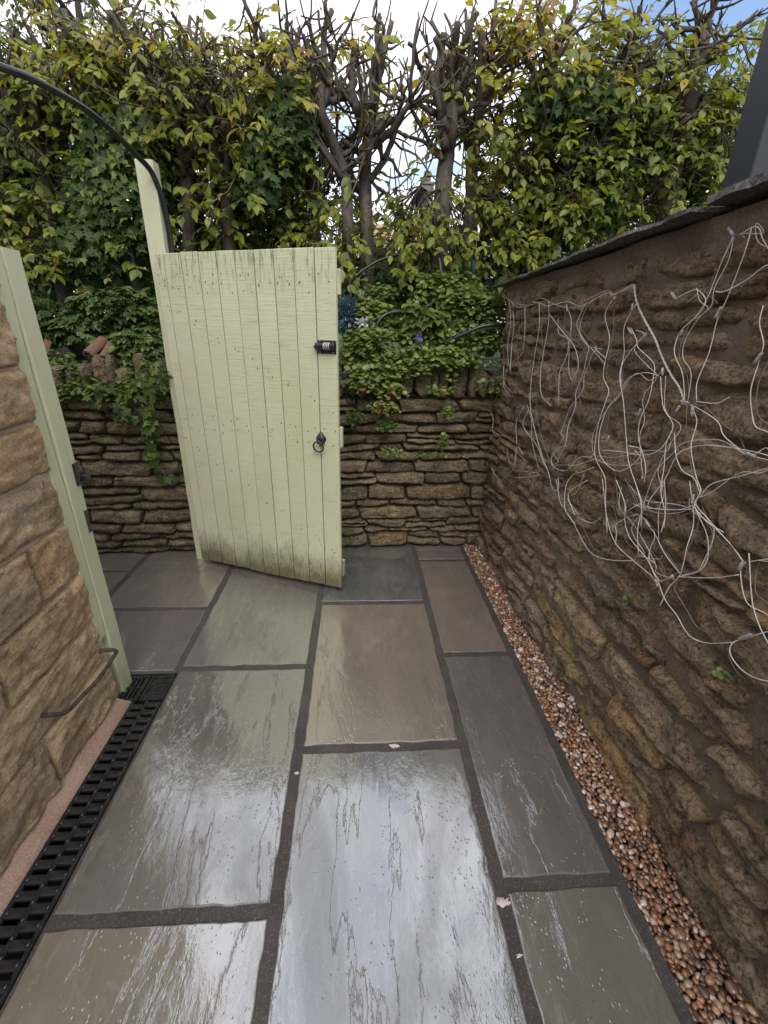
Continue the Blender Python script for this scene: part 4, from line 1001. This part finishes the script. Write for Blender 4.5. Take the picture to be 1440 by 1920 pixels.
# background trees beyond the hedge
def fartree(label, x, y, h, spread, n, tint, size, hang=0.5):
    z0 = bankz(x, y); t = thing('far_tree', label, 'tree', (x, y, z0), 'trees beyond the hedge')
    mb = MB(); nodes = []; pts = [V3((x, y, z0-0.1)), V3((x+0.1, y, z0+h*0.3)), V3((x-0.05, y, z0+h*0.6)), V3((x+0.05, y, z0+h*0.92))]
    P2 = crom(pts, 6); mb.tube(P2, [0.11*(1.1-0.95*i/len(P2)) for i in range(len(P2))], 8)
    mb.build('trunk', MAT['bark'], t, smooth=True)
    mb = MB()
    for k in range(26):
        p = P2[rng.randint(len(P2)//3, len(P2)-2)]; a = U(0, 6.283)
        q, d2 = limb(mb, p, (math.cos(a), math.sin(a), U(0.2, 0.9)), U(0.5, 1.0)*spread, 0.03, 0.008, nodes, 0.4, 0.2, 5, step=0.2, zmax=0)
        for _ in range(4): limb(mb, q[rng.randint(1, len(q)-1)], d2+rv(1.2), U(0.3, 0.8), 0.008, 0.003, nodes, 0.6, -0.2, 4, step=0.12, zmax=0)
    mb.build('branches', MAT['bark'], t, smooth=True)
    lv = Leaves(TH); tw = MB()
    for _ in range(n):
        p = V3(rng.choice(nodes))+rv(0.18)
        spray(lv, tw, p, rv(1)+V3((0, 0, -0.2)), U(0.2, 0.5), rng.randint(5, 9), size, clamp(tint+U(-0.3, 0.3)), hang)
    tw.build('twigs', MAT['bark'], t)['kind'] = 'stuff'; lv.build('crown', MAT['far'], t)
fartree('tall fine-leaved tree rising beyond the hedge at top left', -3.2, 7.0, 4.4, 1.5, 300, 0.5, 0.085, 1.2)
fartree('thin drooping tree beyond the hedge above the gate', -1.1, 8.5, 4.3, 1.3, 170, 0.6, 0.085, 1.4)
fartree('low bushy tree beyond the hedge at far left', -5.2, 8.0, 3.2, 1.6, 380, 0.3, 0.10, 0.6)
fartree('low bushy tree beyond the hedge behind the gate', -1.9, 6.0, 2.0, 1.0, 320, 0.2, 0.09, 0.6)
fartree('low bushy tree beyond the hedge at the right', 3.6, 7.0, 2.6, 1.4, 330, 0.3, 0.09, 0.6)

# ------------------------------------------------------------------ ivy
def ivy(label, blobs, Y, n_tint=(0.0, 0.8), size=0.052, flat=0.12, name='ivy_clump'):
    c = atY(blobs[0][0], blobs[0][1], Y)
    t = thing(name, label, 'ivy', (c.x, Y, c.z), 'ivy growing through the hedge' if name == 'ivy_clump' else None)
    lv = Leaves(TI); st = MB()
    for (px, py, rx, ry, n) in blobs:
        for k in range(3):
            pts = [atY(px+U(-0.6, 0.6)*rx, py+ry, Y+0.03)]
            for q in range(1, 5): pts.append(atY(px+U(-0.6, 0.6)*rx, py+ry*(1-q*0.5), Y+0.03))
            st.tube(crom(pts, 4), 0.004, 4, cap=False)
        for _ in range(n):
            while True:
                a, b = U(-1, 1), U(-1, 1)
                if a*a+b*b < 1: break
            bulge = math.sqrt(max(0, 1-a*a-b*b))
            p = atY(px+a*rx, py+b*ry, Y-flat*bulge*1.3+U(-0.10, 0.10))
            lv.add(p, V3((U(-0.8, 0.8), U(-0.5, 0.1), -U(0.2, 1.0))), V3((U(-0.6, 0.6), -1, U(0.1, 1.0))), size*U(0.5, 1.25), clamp(U(*n_tint)**1.3))
    st.build('stems', MAT['bark'], t)['kind'] = 'stuff'; lv.build('leaves', MAT['ivy'], t); return t
ivy('dense dark ivy covering the hedge left of the hinge post', [(220, 370, 110, 130, 1500), (160, 460, 90, 60, 420), (230, 250, 90, 60, 420)], 3.22, (0.0, 1.0))
ivy('dark ivy mass at top left behind the arching hose', [(270, 180, 100, 80, 700), (190, 200, 90, 60, 360), (350, 230, 70, 70, 300)], 3.45)
ivy('dark ivy around the hedge trunk above the middle gate boards', [(540, 235, 65, 100, 700), (490, 330, 60, 70, 300)], 3.22)
ivy('ivy on the lower hedge trunks behind the gate', [(470, 420, 110, 55, 420), (330, 430, 60, 60, 220)], 3.5)
ivy('dark ivy high on the hedge above the slate coping', [(1040, 190, 70, 60, 330), (1100, 180, 70, 60, 330)], 3.3)
ivy('dark ivy climbing the trunk above the middle coping', [(1140, 330, 60, 120, 520), (1090, 260, 70, 70, 280)], 3.4)
ivy('dark ivy mass beside the dark metal post', [(1260, 240, 80, 120, 520), (1330, 290, 60, 110, 420)], 3.5)
ivy('dark ivy low in the hedge at the far left', [(40, 400, 110, 130, 620), (-90, 350, 110, 160, 400), (40, 250, 100, 90, 360)], 3.5)
ivy('dark ivy low in the hedge above the corner', [(900, 500, 120, 70, 520), (1010, 420, 70, 80, 300)], 3.5)

ivy('dark undergrowth ivy along the hedge foot behind the gate', [(480, 500, 170, 60, 700), (330, 520, 110, 60, 400)], 3.45)
ivy('dark undergrowth ivy along the hedge foot left of the hinge post', [(180, 520, 150, 60, 800), (60, 540, 120, 70, 600), (-110, 520, 140, 90, 600)], 3.42, (0.0, 0.7))
ivy('dark undergrowth ivy along the hedge foot by the corner', [(730, 530, 110, 60, 700), (880, 540, 120, 60, 700), (1010, 500, 90, 60, 400)], 3.42, (0.0, 0.7))
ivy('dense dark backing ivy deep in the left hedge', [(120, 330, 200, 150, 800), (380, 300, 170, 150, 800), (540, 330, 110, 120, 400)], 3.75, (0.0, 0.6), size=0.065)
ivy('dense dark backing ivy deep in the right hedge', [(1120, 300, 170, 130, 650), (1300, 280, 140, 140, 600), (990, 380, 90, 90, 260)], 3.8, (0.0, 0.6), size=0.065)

# ------------------------------------------------------------------ green netting behind the plants
nf = thing('netting_fence', 'dark green plastic netting fence behind the plants', 'netting', (-0.6, 3.04, 1.2))
mb = MB(); x = -2.9
while x < 1.3:
    zt = 1.80+0.02*fr(x*2, 0, 0); mb.tube([(x, 3.04, 1.15), (x+U(-0.004, 0.004), 3.04+0.01*fr(x, 1, 1), zt)], 0.0011, 3, cap=False); x += 0.0165
z = 1.16
while z < 1.80:
    mb.tube([(-2.9+0.25*k, 3.04+0.01*fr(-2.9+0.25*k, 1, 1), z+0.004*fr(k*0.7, z*9, 2)) for k in range(17)], 0.0011, 3, cap=False); z += 0.0165
o = mb.build('netting', MAT['net'], nf); o['kind'] = 'stuff'
for x in (-2.6, -1.35, -0.15, 0.72):
    mb = MB(); mb.tube([(x, 3.06, 1.05), (x, 3.06, 1.84)], 0.014, 8); mb.build('stake', MAT['net'], nf)

# ------------------------------------------------------------------ plants on top of the wall
def mound(name, label, blobs, T, mat, size, tint, cat='plant', droop=0.5, stems=None, palm=False, group=None, up=0.75):
    c = V3(blobs[0][0]); t = thing(name, label, cat, (c.x, c.y, bankz(c.x, c.y)), group)
    lv = Leaves(T); st = MB()
    for (ctr, rad, n) in blobs:
        ctr = V3(ctr)
        for _ in range(n):
            d = rv(1)
            while d.length > 1 or d.length < 0.05: d = rv(1)
            d.normalize()
            if d.z < -0.5: d.z = -d.z
            if d.y > 0.5: d.y = -d.y
            k = U(0.55, 1.05); p = ctr+V3((d.x*rad[0], d.y*rad[1], d.z*rad[2]))*k
            nn = V3((d.x*0.6, d.y*0.6-0.35, d.z*0.4+up))+rv(0.45)
            dd = V3((d.x, d.y-0.3, -droop))+rv(0.7); s_ = size*U(0.55, 1.2); tt = clamp(U(*tint))
            if palm:
                dd.normalize(); sdv = nn.cross(dd).normalized()
                for a in (-1.15, -0.6, 0, 0.6, 1.15):
                    lv.add(p, dd*math.cos(a)+sdv*math.sin(a), nn+rv(0.15), s_*(1-0.22*abs(a)), clamp(tt+U(-0.08, 0.08)))
            else: lv.add(p, dd, nn, s_, tt)
            if rng.random() < 0.3:
                b = ctr+V3((d.x*rad[0]*0.25, d.y*rad[1]*0.25, -rad[2]*0.8)); st.tube([b, b.lerp(p, 0.55)+rv(0.02), p], 0.0017, 3, cap=False)
    if st.v: st.build('stems', MAT[stems or 'stem'], t)['kind'] = 'stuff'
    lv.build('leaves', MAT[mat], t); return t
def w(px, py, Y): return atY(px, py, Y)
mound('ground_cover', 'bright green lobed ground cover spilling over the coping beside the gate edge', [(w(690, 660, 2.80), (0.17, 0.12, 0.15), 620), (w(690, 600, 2.92), (0.16, 0.10, 0.13), 380), (w(700, 705, 2.70), (0.18, 0.06, 0.09), 300), (w(770, 625, 2.92), (0.18, 0.12, 0.11), 380)], TC, 'cover', 0.038, (0.2, 0.94), stems='stem')
mound('ground_cover', 'bright green lobed ground cover piled against the rubble wall corner', [(w(880, 590, 2.93), (0.26, 0.12, 0.16), 700), (w(915, 640, 2.82), (0.14, 0.08, 0.11), 330), (w(840, 545, 2.98), (0.24, 0.08, 0.12), 330)], TC, 'cover', 0.040, (0.15, 0.9))
mound('ground_cover', 'pale green leaf mat hanging over the middle of the upright coping', [(w(825, 675, 2.76), (0.22, 0.10, 0.09), 560), (w(775, 690, 2.72), (0.10, 0.06, 0.07), 200), (w(850, 640, 2.86), (0.2, 0.1, 0.09), 300)], TC, 'cover', 0.038, (0.3, 0.95))
mound('ground_cover', 'reddening trailing plant hanging down the wall beside the gate', [(w(735, 735, 2.66), (0.10, 0.03, 0.06), 130), (w(718, 765, 2.64), (0.10, 0.02, 0.05), 80), (w(690, 725, 2.66), (0.10, 0.03, 0.05), 90)], TC, 'cover', 0.028, (0.4, 0.985), stems='redstem')
mound('wall_fern', 'small green plant growing from the wall joint beside the gate', [(w(668, 785, 2.65), (0.06, 0.02, 0.06), 110), (w(725, 800, 2.65), (0.08, 0.02, 0.04), 110)], TC, 'cover', 0.024, (0.0, 0.5))
mound('wall_fern', 'pale creeper trailing down the wall courses near the corner', [(w(838, 775, 2.655), (0.045, 0.015, 0.05), 80), (w(830, 830, 2.655), (0.03, 0.015, 0.07), 60), (w(735, 850, 2.645), (0.08, 0.015, 0.035), 80), (w(800, 852, 2.65), (0.13, 0.015, 0.02), 50)], TC, 'cover', 0.020, (0.3, 0.9))
mound('palmate_shrub', 'dark green shrub with pointed leaves behind the left wall top', [(w(230, 590, 2.98), (0.30, 0.14, 0.15), 330), (w(160, 625, 2.95), (0.22, 0.12, 0.12), 200)], TH, 'shrub', 0.066, (0.1, 0.9), palm=True)
mound('palmate_shrub', 'dark green shrub spilling forward beside the hinge post', [(w(265, 655, 2.84), (0.16, 0.10, 0.12), 230), (w(290, 690, 2.76), (0.08, 0.06, 0.07), 60)], TH, 'shrub', 0.058, (0.2, 1.0), palm=True)
mound('palmate_shrub', 'dark shrub at the far left behind the low post', [(w(60, 620, 3.0), (0.26, 0.14, 0.2), 230), (w(-100, 600, 3.0), (0.4, 0.14, 0.2), 200)], TH, 'shrub', 0.062, (0.0, 0.7), palm=True)
mound('leafy_weed', 'small round-leaved weeds on the wall top at the left', [(w(140, 705, 2.76), (0.22, 0.09, 0.09), 460), (w(190, 735, 2.66), (0.14, 0.05, 0.06), 200), (w(120, 740, 2.66), (0.14, 0.05, 0.06), 170)], TC, 'cover', 0.030, (0.05, 0.8))
mound('leafy_plant', 'upright broad-leaved plant in the middle of the raised bed', [(w(800, 600, 2.84), (0.13, 0.06, 0.11), 70), (w(860, 560, 2.92), (0.10, 0.05, 0.08), 36)], TH, 'cover', 0.085, (0.2, 0.6), up=0.3)
mound('leafy_plant', 'broad-leaved plant just behind the gate latch edge', [(w(662, 560, 2.98), (0.10, 0.06, 0.11), 60)], TH, 'cover', 0.075, (0.2, 0.6), up=0.3)
def loose(n, x0, x1, y0, y1, Y0, Y1, nl, r):
    out = []
    for _ in range(n):
        q = rng.random(); out.append((w(U(x0, x1), y0+(y1-y0)*q, Y1+(Y0-Y1)*q), (U(0.5, 1.3)*r, U(0.4, 0.8)*r, U(0.4, 1.1)*r), nl))
    return out
mound('ground_cover', 'loose fresh green growth filling the bed between gate and corner', loose(34, 648, 948, 545, 700, 2.70, 2.98, 34, 0.07), TC, 'cover', 0.036, (0.15, 0.93))
mound('ground_cover', 'thin scattered sprigs creeping down the coping near the corner', loose(14, 760, 940, 680, 735, 2.66, 2.72, 14, 0.05), TC, 'cover', 0.028, (0.3, 0.95))
mound('leafy_weed', 'mixed loose weeds filling the wall top left of the hinge post', loose(38, 80, 310, 600, 748, 2.63, 2.95, 26, 0.07), TC, 'cover', 0.032, (0.0, 0.75))
# rosemary-like spiky plant
t = thing('spiky_plant', 'narrow-leaved upright spiky plant behind the left post', 'plant', (-1.9, 2.98, 1.15))
lv = Leaves(TL); st = MB()
for k in range(26):
    b = w(U(55, 120), U(640, 670), 2.97); tp = b+V3((U(-0.07, 0.07), U(-0.04, 0.04), U(0.16, 0.34))); st.tube([b, b.lerp(tp, 0.5)+rv(0.01), tp], 0.002, 3)
    for q in range(26):
        p = b.lerp(tp, 0.15+0.85*q/26); lv.add(p, rv(1)+V3((0, 0, 0.55)), rv(1), U(0.035, 0.055), U(0.3, 1))
st.build('stems', MAT['stem'], t)['kind'] = 'stuff'; lv.build('leaves', MAT['shrub'], t)
# trailing ivy on the left wall
ivy('green ivy strand trailing down the dry stone wall left of the gate', [(275, 720, 28, 30, 60), (250, 770, 40, 22, 55), (278, 800, 16, 30, 50), (285, 850, 12, 25, 34), (205, 740, 40, 25, 50), (300, 700, 20, 30, 30), (310, 895, 16, 10, 10)], 2.63, (0.1, 1.0), size=0.046, flat=0.02, name='trailing_ivy')
# cornflower
t = thing('cornflower', 'single violet-blue cornflower on a stem in the raised bed', 'flower', tuple(w(786, 650, 2.78)))
c_ = w(786, 633, 2.74); mb = MB(); mb.tube(crom([w(800, 600, 2.86), w(792, 585, 2.8), w(786, 605, 2.76), c_], 5), 0.0028, 6); mb.build('stem', MAT['stem'], t, smooth=True)
lv = Leaves(TL)
for k in range(18):
    a = U(0, 6.283); lv.add(c_, V3((math.cos(a), -0.35, math.sin(a)-0.2)), V3((0, -1, 0.2))+rv(0.3), U(0.022, 0.034), 0.5)
lv.build('petals', MAT['petal'], t)
# wall rosettes low on the rubble wall
for (px, py, lab) in ((1352, 1258, 'tiny yellow-green weed tuft in a joint low on the rubble wall'), (1180, 1118, 'tiny weed tuft in the rubble wall below the wires')):
    q = atX(px, py, 0.895)
    mound('wall_weed', lab, [(q, (0.008, 0.018, 0.014), 16)], TC, 'cover', 0.018, (0.4, 0.95))

# ------------------------------------------------------------------ terracotta pieces, plastic bag
def ridge_tile(label, a, b, r, th=0.012):
    ax = (V3(b)-V3(a)); L_ = ax.length; ax.normalize(); s_ = ax.cross(V3((0, 0, 1))).normalized(); u_ = s_.cross(ax); vs = []; fs = []; n = 12
    for e in (0, 0.5, 1):
        for rr_ in (r, r-th):
            for k in range(n+1):
                ang = math.pi*k/n; vs.append(V3(a)+ax*L_*e+s_*math.cos(ang)*rr_+u_*math.sin(ang)*rr_)
    m = n+1
    for e in range(2):
        o0, o1 = e*2*m, (e+1)*2*m
        for k in range(n):
            fs.append((o0+k, o0+k+1, o1+k+1, o1+k)); fs.append((o0+m+k, o1+m+k, o1+m+k+1, o0+m+k+1))
        for k in (0, n): fs.append((o0+k, o1+k, o1+m+k, o0+m+k))
    for o0 in (0, 4*m):
        for k in range(n): fs.append((o0+k, o0+m+k, o0+m+k+1, o0+k+1))
    mb = MB(); mb.add(vs, fs); return tag(mb.build('clay_tile', MAT['terra'], None, smooth=False), label, 'clay tile', 'old clay tiles on the wall top')
ridge_tile('upright clay tile on the wall top next to the left post', w(86, 678, 2.80), w(96, 640, 2.83), 0.032)
ridge_tile('half-round clay tile leaning through the shrub, left of two', w(166, 668, 2.74), w(196, 640, 2.86), 0.036)
ridge_tile('half-round clay tile leaning nearest the hinge post', w(196, 675, 2.73), w(212, 648, 2.84), 0.032)

t = thing('plastic_bag', 'crumpled dark teal and clear plastic bag behind the gate edge', 'plastic bag', tuple(w(660, 600, 2.8)))
def crumple(ctr, rad, seed, amp):
    v, f = icosphere(4); mb = MB(); ctr = V3(ctr)
    out = []
    for p in v:
        k = 1+amp*(abs(mn.noise(p*2.2+V3((seed, 0, 0))))*1.6-0.5)+amp*0.7*(abs(mn.noise(p*5.5+V3((seed, 3, 0))))-0.3)
        out.append(ctr+V3((p.x*rad[0], p.y*rad[1], p.z*rad[2]))*k)
    mb.add(out, f); return mb
crumple(w(652, 595, 2.86), (0.07, 0.05, 0.11), 3.0, 0.8).build('bag_body', MAT['bag'], t)
crumple(w(684, 606, 2.83), (0.045, 0.03, 0.028), 8.0, 1.0).build('bag_neck', MAT['clearbag'], t)
crumple(w(694, 626, 2.81), (0.03, 0.02, 0.02), 18.0, 1.0).build('bag_flap', MAT['clearbag'], t)

# ------------------------------------------------------------------ far house
hs = thing('far_house', 'buff brick house with orange tiled roof glimpsed through the hedge', 'house', (1.4, 16, 1.25))
hx0, hx1, hy0, hy1, hz = -0.4, 3.0, 15.0, 20.0, 3.2
mb = MB(); mb.box((hx0, hy0, 1.0), (hx1, hy1, hz)); mb.build('walls', MAT['farwall'], hs)
mb = MB(); rz = 4.8
mb.add([(hx0-0.25, hy0-0.3, hz-0.15), (hx1+0.25, hy0-0.3, hz-0.15), (hx1+0.25, (hy0+hy1)/2, rz), (hx0-0.25, (hy0+hy1)/2, rz), (hx0-0.25, hy1+0.3, hz-0.15), (hx1+0.25, hy1+0.3, hz-0.15)], [(0, 1, 2, 3), (3, 2, 5, 4), (0, 3, 4), (1, 5, 2), (0, 4, 5, 1)])
rf = mb.build('roof', MAT['rooftile'], hs)
mb = MB(); mb.box((2.1, 17.2, 4.2), (2.5, 17.6, 5.9), 0.02); mb.box((2.06, 17.16, 5.9), (2.54, 17.64, 5.98), 0.02); mb.build('chimney', MAT['slate'], rf)
mb = MB(); mb.tube([(2.3, 17.4, 5.98), (2.3, 17.4, 6.3)], [0.13, 0.11], 12); mb.build('chimney_pot', MAT['terra'], rf)
for x in (0.1, 1.6):
    mb = MB(); mb.box((x, hy0-0.05, 1.8), (x+1.1, hy0-0.002, 2.9), 0.01); wf = mb.build('window', MAT['white'], hs)
    for q in (0.06, 0.57):
        mb = MB(); mb.box((x+q, hy0-0.06, 1.87), (x+q+0.46, hy0-0.045, 2.83)); mb.build('pane', MAT['glass'], wf)

# ------------------------------------------------------------------ string lights on the rubble wall
sl_ = thing('string_light_net', 'tangled white wire light net hanging on the right rubble wall', 'string lights', (0.86, 1.6, 0.6))
def wp(z, x, y):
    px = 900+x/2.667; py = (350 if z == 6 else 900)+y/2.667
    X = 0.868
    for _ in range(3):
        p = atX(px, py, X); X = wallx(p.y)-0.012-0.024
    return p
WIRES = [
 (6, [(1300,240),(1340,232),(1385,205),(1420,215),(1440,260),(1460,330)]), (6, [(1385,205),(1350,330),(1240,560),(1195,660),(1150,830),(1110,980),(1100,1075)]),
 (6, [(1295,255),(1230,370),(1170,480),(1140,560),(1080,650),(1020,730),(990,830),(1040,930),(1030,1060)]), (6, [(1000,560),(1060,525),(1100,515),(1145,560),(1130,610),(1080,660)]),
 (6, [(1500,380),(1440,405),(1350,460),(1250,525),(1190,530)]), (6, [(1440,590),(1420,680),(1440,790),(1395,890),(1365,1020),(1360,1150),(1390,1200),(1440,1225),(1500,1240)]),
 (6, [(1030,1080),(1080,1095),(1190,1170),(1250,1250),(1330,1330),(1440,1360),(1520,1380)]), (6, [(1085,1100),(1085,1180),(1075,1300),(1080,1450),(1110,1520),(1090,1590),(1150,1670),(1220,1733)]),
 (6, [(1100,1080),(1180,1085),(1265,1050)]), (6, [(300,580),(300,700),(270,850),(265,980),(260,1100),(290,1230),(320,1350),(355,1430),(360,1510),(400,1515),(400,1450)]),
 (6, [(350,580),(345,680),(320,830),(305,930),(310,1040),(360,1100)]), (6, [(445,600),(455,680),(440,840),(415,930),(400,1080)]),
 (6, [(550,580),(500,680),(500,740),(550,800),(555,840),(520,930),(490,1030),(480,1100),(450,1200),(440,1280),(390,1370)]),
 (6, [(690,540),(640,640),(650,760),(640,880),(620,950),(650,1020),(640,1080),(610,1200),(590,1340),(640,1460),(640,1580),(650,1733)]),
 (6, [(780,590),(740,700),(720,830),(720,950),(730,1080),(745,1250),(760,1380),(790,1500),(815,1600),(810,1700)]), (6, [(840,735),(800,770),(725,880),(712,980),(722,1060)]),
 (6, [(755,705),(800,760),(810,810),(870,880),(870,960),(860,1070),(810,1160),(800,1250),(830,1350),(850,1420),(830,1480)]),
 (6, [(900,950),(840,935),(760,960),(700,1040),(640,1100),(605,1220),(620,1350),(700,1420),(790,1380),(800,1310),(760,1300)]),
 (6, [(925,950),(935,1100),(970,1190),(940,1280),(930,1400),(925,1530),(935,1640),(930,1733)]), (6, [(970,1240),(1000,1340),(1020,1420),(1070,1460),(1110,1500)]),
 (6, [(620,1320),(720,1330),(820,1345),(920,1315),(960,1250)]), (6, [(1500,1360),(1440,1340),(1340,1320),(1180,1290),(1060,1300),(1000,1340),(930,1460),(860,1570),(850,1620)]),
 (6, [(1500,1400),(1440,1415),(1300,1450),(1170,1490),(1110,1550)]), (6, [(570,1400),(520,1430),(460,1440),(440,1500),(435,1610),(490,1690)]),
 (6, [(580,1350),(500,1360),(440,1420),(380,1400),(365,1350),(400,1310),(440,1290)]), (6, [(165,580),(170,700),(165,800),(160,930)]), (6, [(240,610),(235,720),(210,830),(170,870)]),
 (6, [(125,900),(120,1000),(150,1035)]), (6, [(110,960),(60,1010),(40,1070),(70,1150),(75,1220),(100,1245)]), (6, [(60,1400),(100,1465),(150,1430),(180,1390),(185,1300),(220,1340)]),
 (6, [(180,1450),(250,1450),(300,1440)]), (6, [(360,640),(420,720),(480,800),(490,900),(480,960)]), (6, [(640,860),(600,810),(585,795)]), (6, [(740,1620),(800,1590),(900,1610),(1000,1615),(1080,1600)]),
 (6, [(150,565),(200,605),(290,580),(350,600),(440,575),(500,600),(545,585),(640,535),(690,540),(775,490)]), (6, [(215,1100),(190,1180),(185,1290)]), (6, [(255,1120),(230,1200),(280,1290),(330,1400)]),
 (7, [(395,0),(400,110),(430,150),(490,240),(545,340),(590,380),(680,405),(760,400)]), (7, [(545,0),(460,50),(450,100),(490,180)]), (7, [(630,0),(640,180),(690,310),(780,400),(840,440),(870,480),(900,530)]),
 (7, [(700,0),(740,120),(735,200),(760,290),(850,390),(890,480),(930,500),(980,470)]), (7, [(780,0),(810,120),(800,250),(800,370)]), (7, [(735,190),(700,220),(690,270),(692,320)]),
 (7, [(760,175),(810,180),(850,230),(890,280),(860,350),(860,420),(890,490)]), (7, [(890,280),(940,370),(1000,470)]), (7, [(1080,0),(1110,60),(1090,120),(1150,190),(1220,260),(1280,320),(1350,410)]),
 (7, [(1095,150),(1140,280),(1140,400),(1090,460),(1000,480)]), (7, [(1070,0),(1075,200),(1060,340),(1000,470),(950,540),(905,625)]), (7, [(900,490),(940,590),(980,680),(1060,770),(1140,810),(1290,815)]),
 (7, [(1000,480),(1150,490),(1300,475)]), (7, [(1350,410),(1310,450),(1330,560),(1370,620),(1440,665),(1500,690)]), (7, [(1500,395),(1440,400),(1350,405)]),
 (7, [(1500,750),(1440,760),(1340,790),(1290,815),(1270,860),(1310,930),(1370,980),(1440,1000),(1500,1005)]), (7, [(780,125),(900,140),(1050,150),(1090,120)]), (7, [(930,0),(935,140),(930,240)]), (7, [(490,185),(560,215),(620,195)]), (7, [(800,370),(860,400),(890,410)])]
for z, pts in WIRES:
    mb = MB(); P2 = crom([wp(z, x+U(-5, 5), y+U(-5, 5))+V3((-U(0, 0.014), 0, 0)) for x, y in pts], 6); mb.tube(P2, 0.0012, 6); mb.build('wire', MAT['wire'], sl_, smooth=True)
    if rng.random() < 0.55:
        mb = MB(); mb.tube(crom([wp(z, x+U(-40, 40), y+U(-35, 35))+V3((-U(0, 0.01), 0, 0)) for x, y in pts], 6), 0.0009, 5); mb.build('wire', MAT['wire'], sl_, smooth=True)
    if rng.random() < 0.7:
        ox, oy = U(-45, 45), U(-30, 30); mb = MB()  # thin darker strand, a jittered copy set closer to the wall
        mb.tube(crom([wp(z, x+ox+U(-22, 22), y+oy+U(-25, 25))+V3((U(0.004, 0.012), 0, 0)) for x, y in pts], 6), 0.0011, 5); mb.build('wire', MAT['darkwire'], sl_, smooth=True)
tw_ = crom([wp(6, x, y) for x, y in [(775,490),(790,580),(830,670),(880,760),(915,850),(960,940),(1000,1000),(1030,1070)]], 16)
for ph in (0, math.pi):
    mb = MB(); mb.tube([p+V3((0.0022*math.cos(i*0.85+ph)-0.004, 0.0024*math.sin(i*0.85+ph), 0.001)) for i, p in enumerate(tw_)], 0.0012, 6); mb.build('twisted_wire', MAT['wire'], sl_, smooth=True)
HOLD = [(6,1262,205,1290,245),(6,1228,600,1195,660),(6,1435,830,1390,890),(6,1018,1072,1065,1084),(6,1083,1095,1078,1150),(6,1020,1095,995,1130),(6,972,528,1000,565),(6,755,705,778,740),(6,850,735,832,762),(6,660,1245,645,1285),(6,820,1110,805,1150),(6,1350,1330,1400,1352),(6,275,578,300,580),(6,690,535,688,565),(6,930,905,930,945),(6,1030,715,1018,745),
 (7,930,20,920,65),(7,743,125,738,185),(7,1085,70,1080,120),(7,1335,408,1318,450),(7,1310,795,1380,772),(7,895,490,905,535),(7,945,500,985,480),(7,840,195,865,235),(6,780,585,774,625),(6,445,590,450,625)]
for (z, a, b, c_, d_) in HOLD:
    mb = MB(); p = wp(z, a, b)+V3((-0.010, 0, 0)); q = wp(z, c_, d_)+V3((-0.010, 0, 0)); mb.tube([p, p.lerp(q, 0.2), p.lerp(q, 0.8), q], [0.0026, 0.0042, 0.0042, 0.0030], 8); mb.build('lamp_holder', MAT['holder'], sl_, smooth=True)
# the net goes on along the wall towards the house
for z, pts in WIRES:
    P = [wp(z, x, y) for x, y in pts]
    if max(p.y for p in P) < 1.45 and min(p.z for p in P) > 0.75:
        mb = MB(); mb.tube(crom([p+V3((-0.006, -0.62+0.02*p.z, 0.03)) for p in P], 6), 0.0012, 6); mb.build('wire', MAT['wire'], sl_, smooth=True)
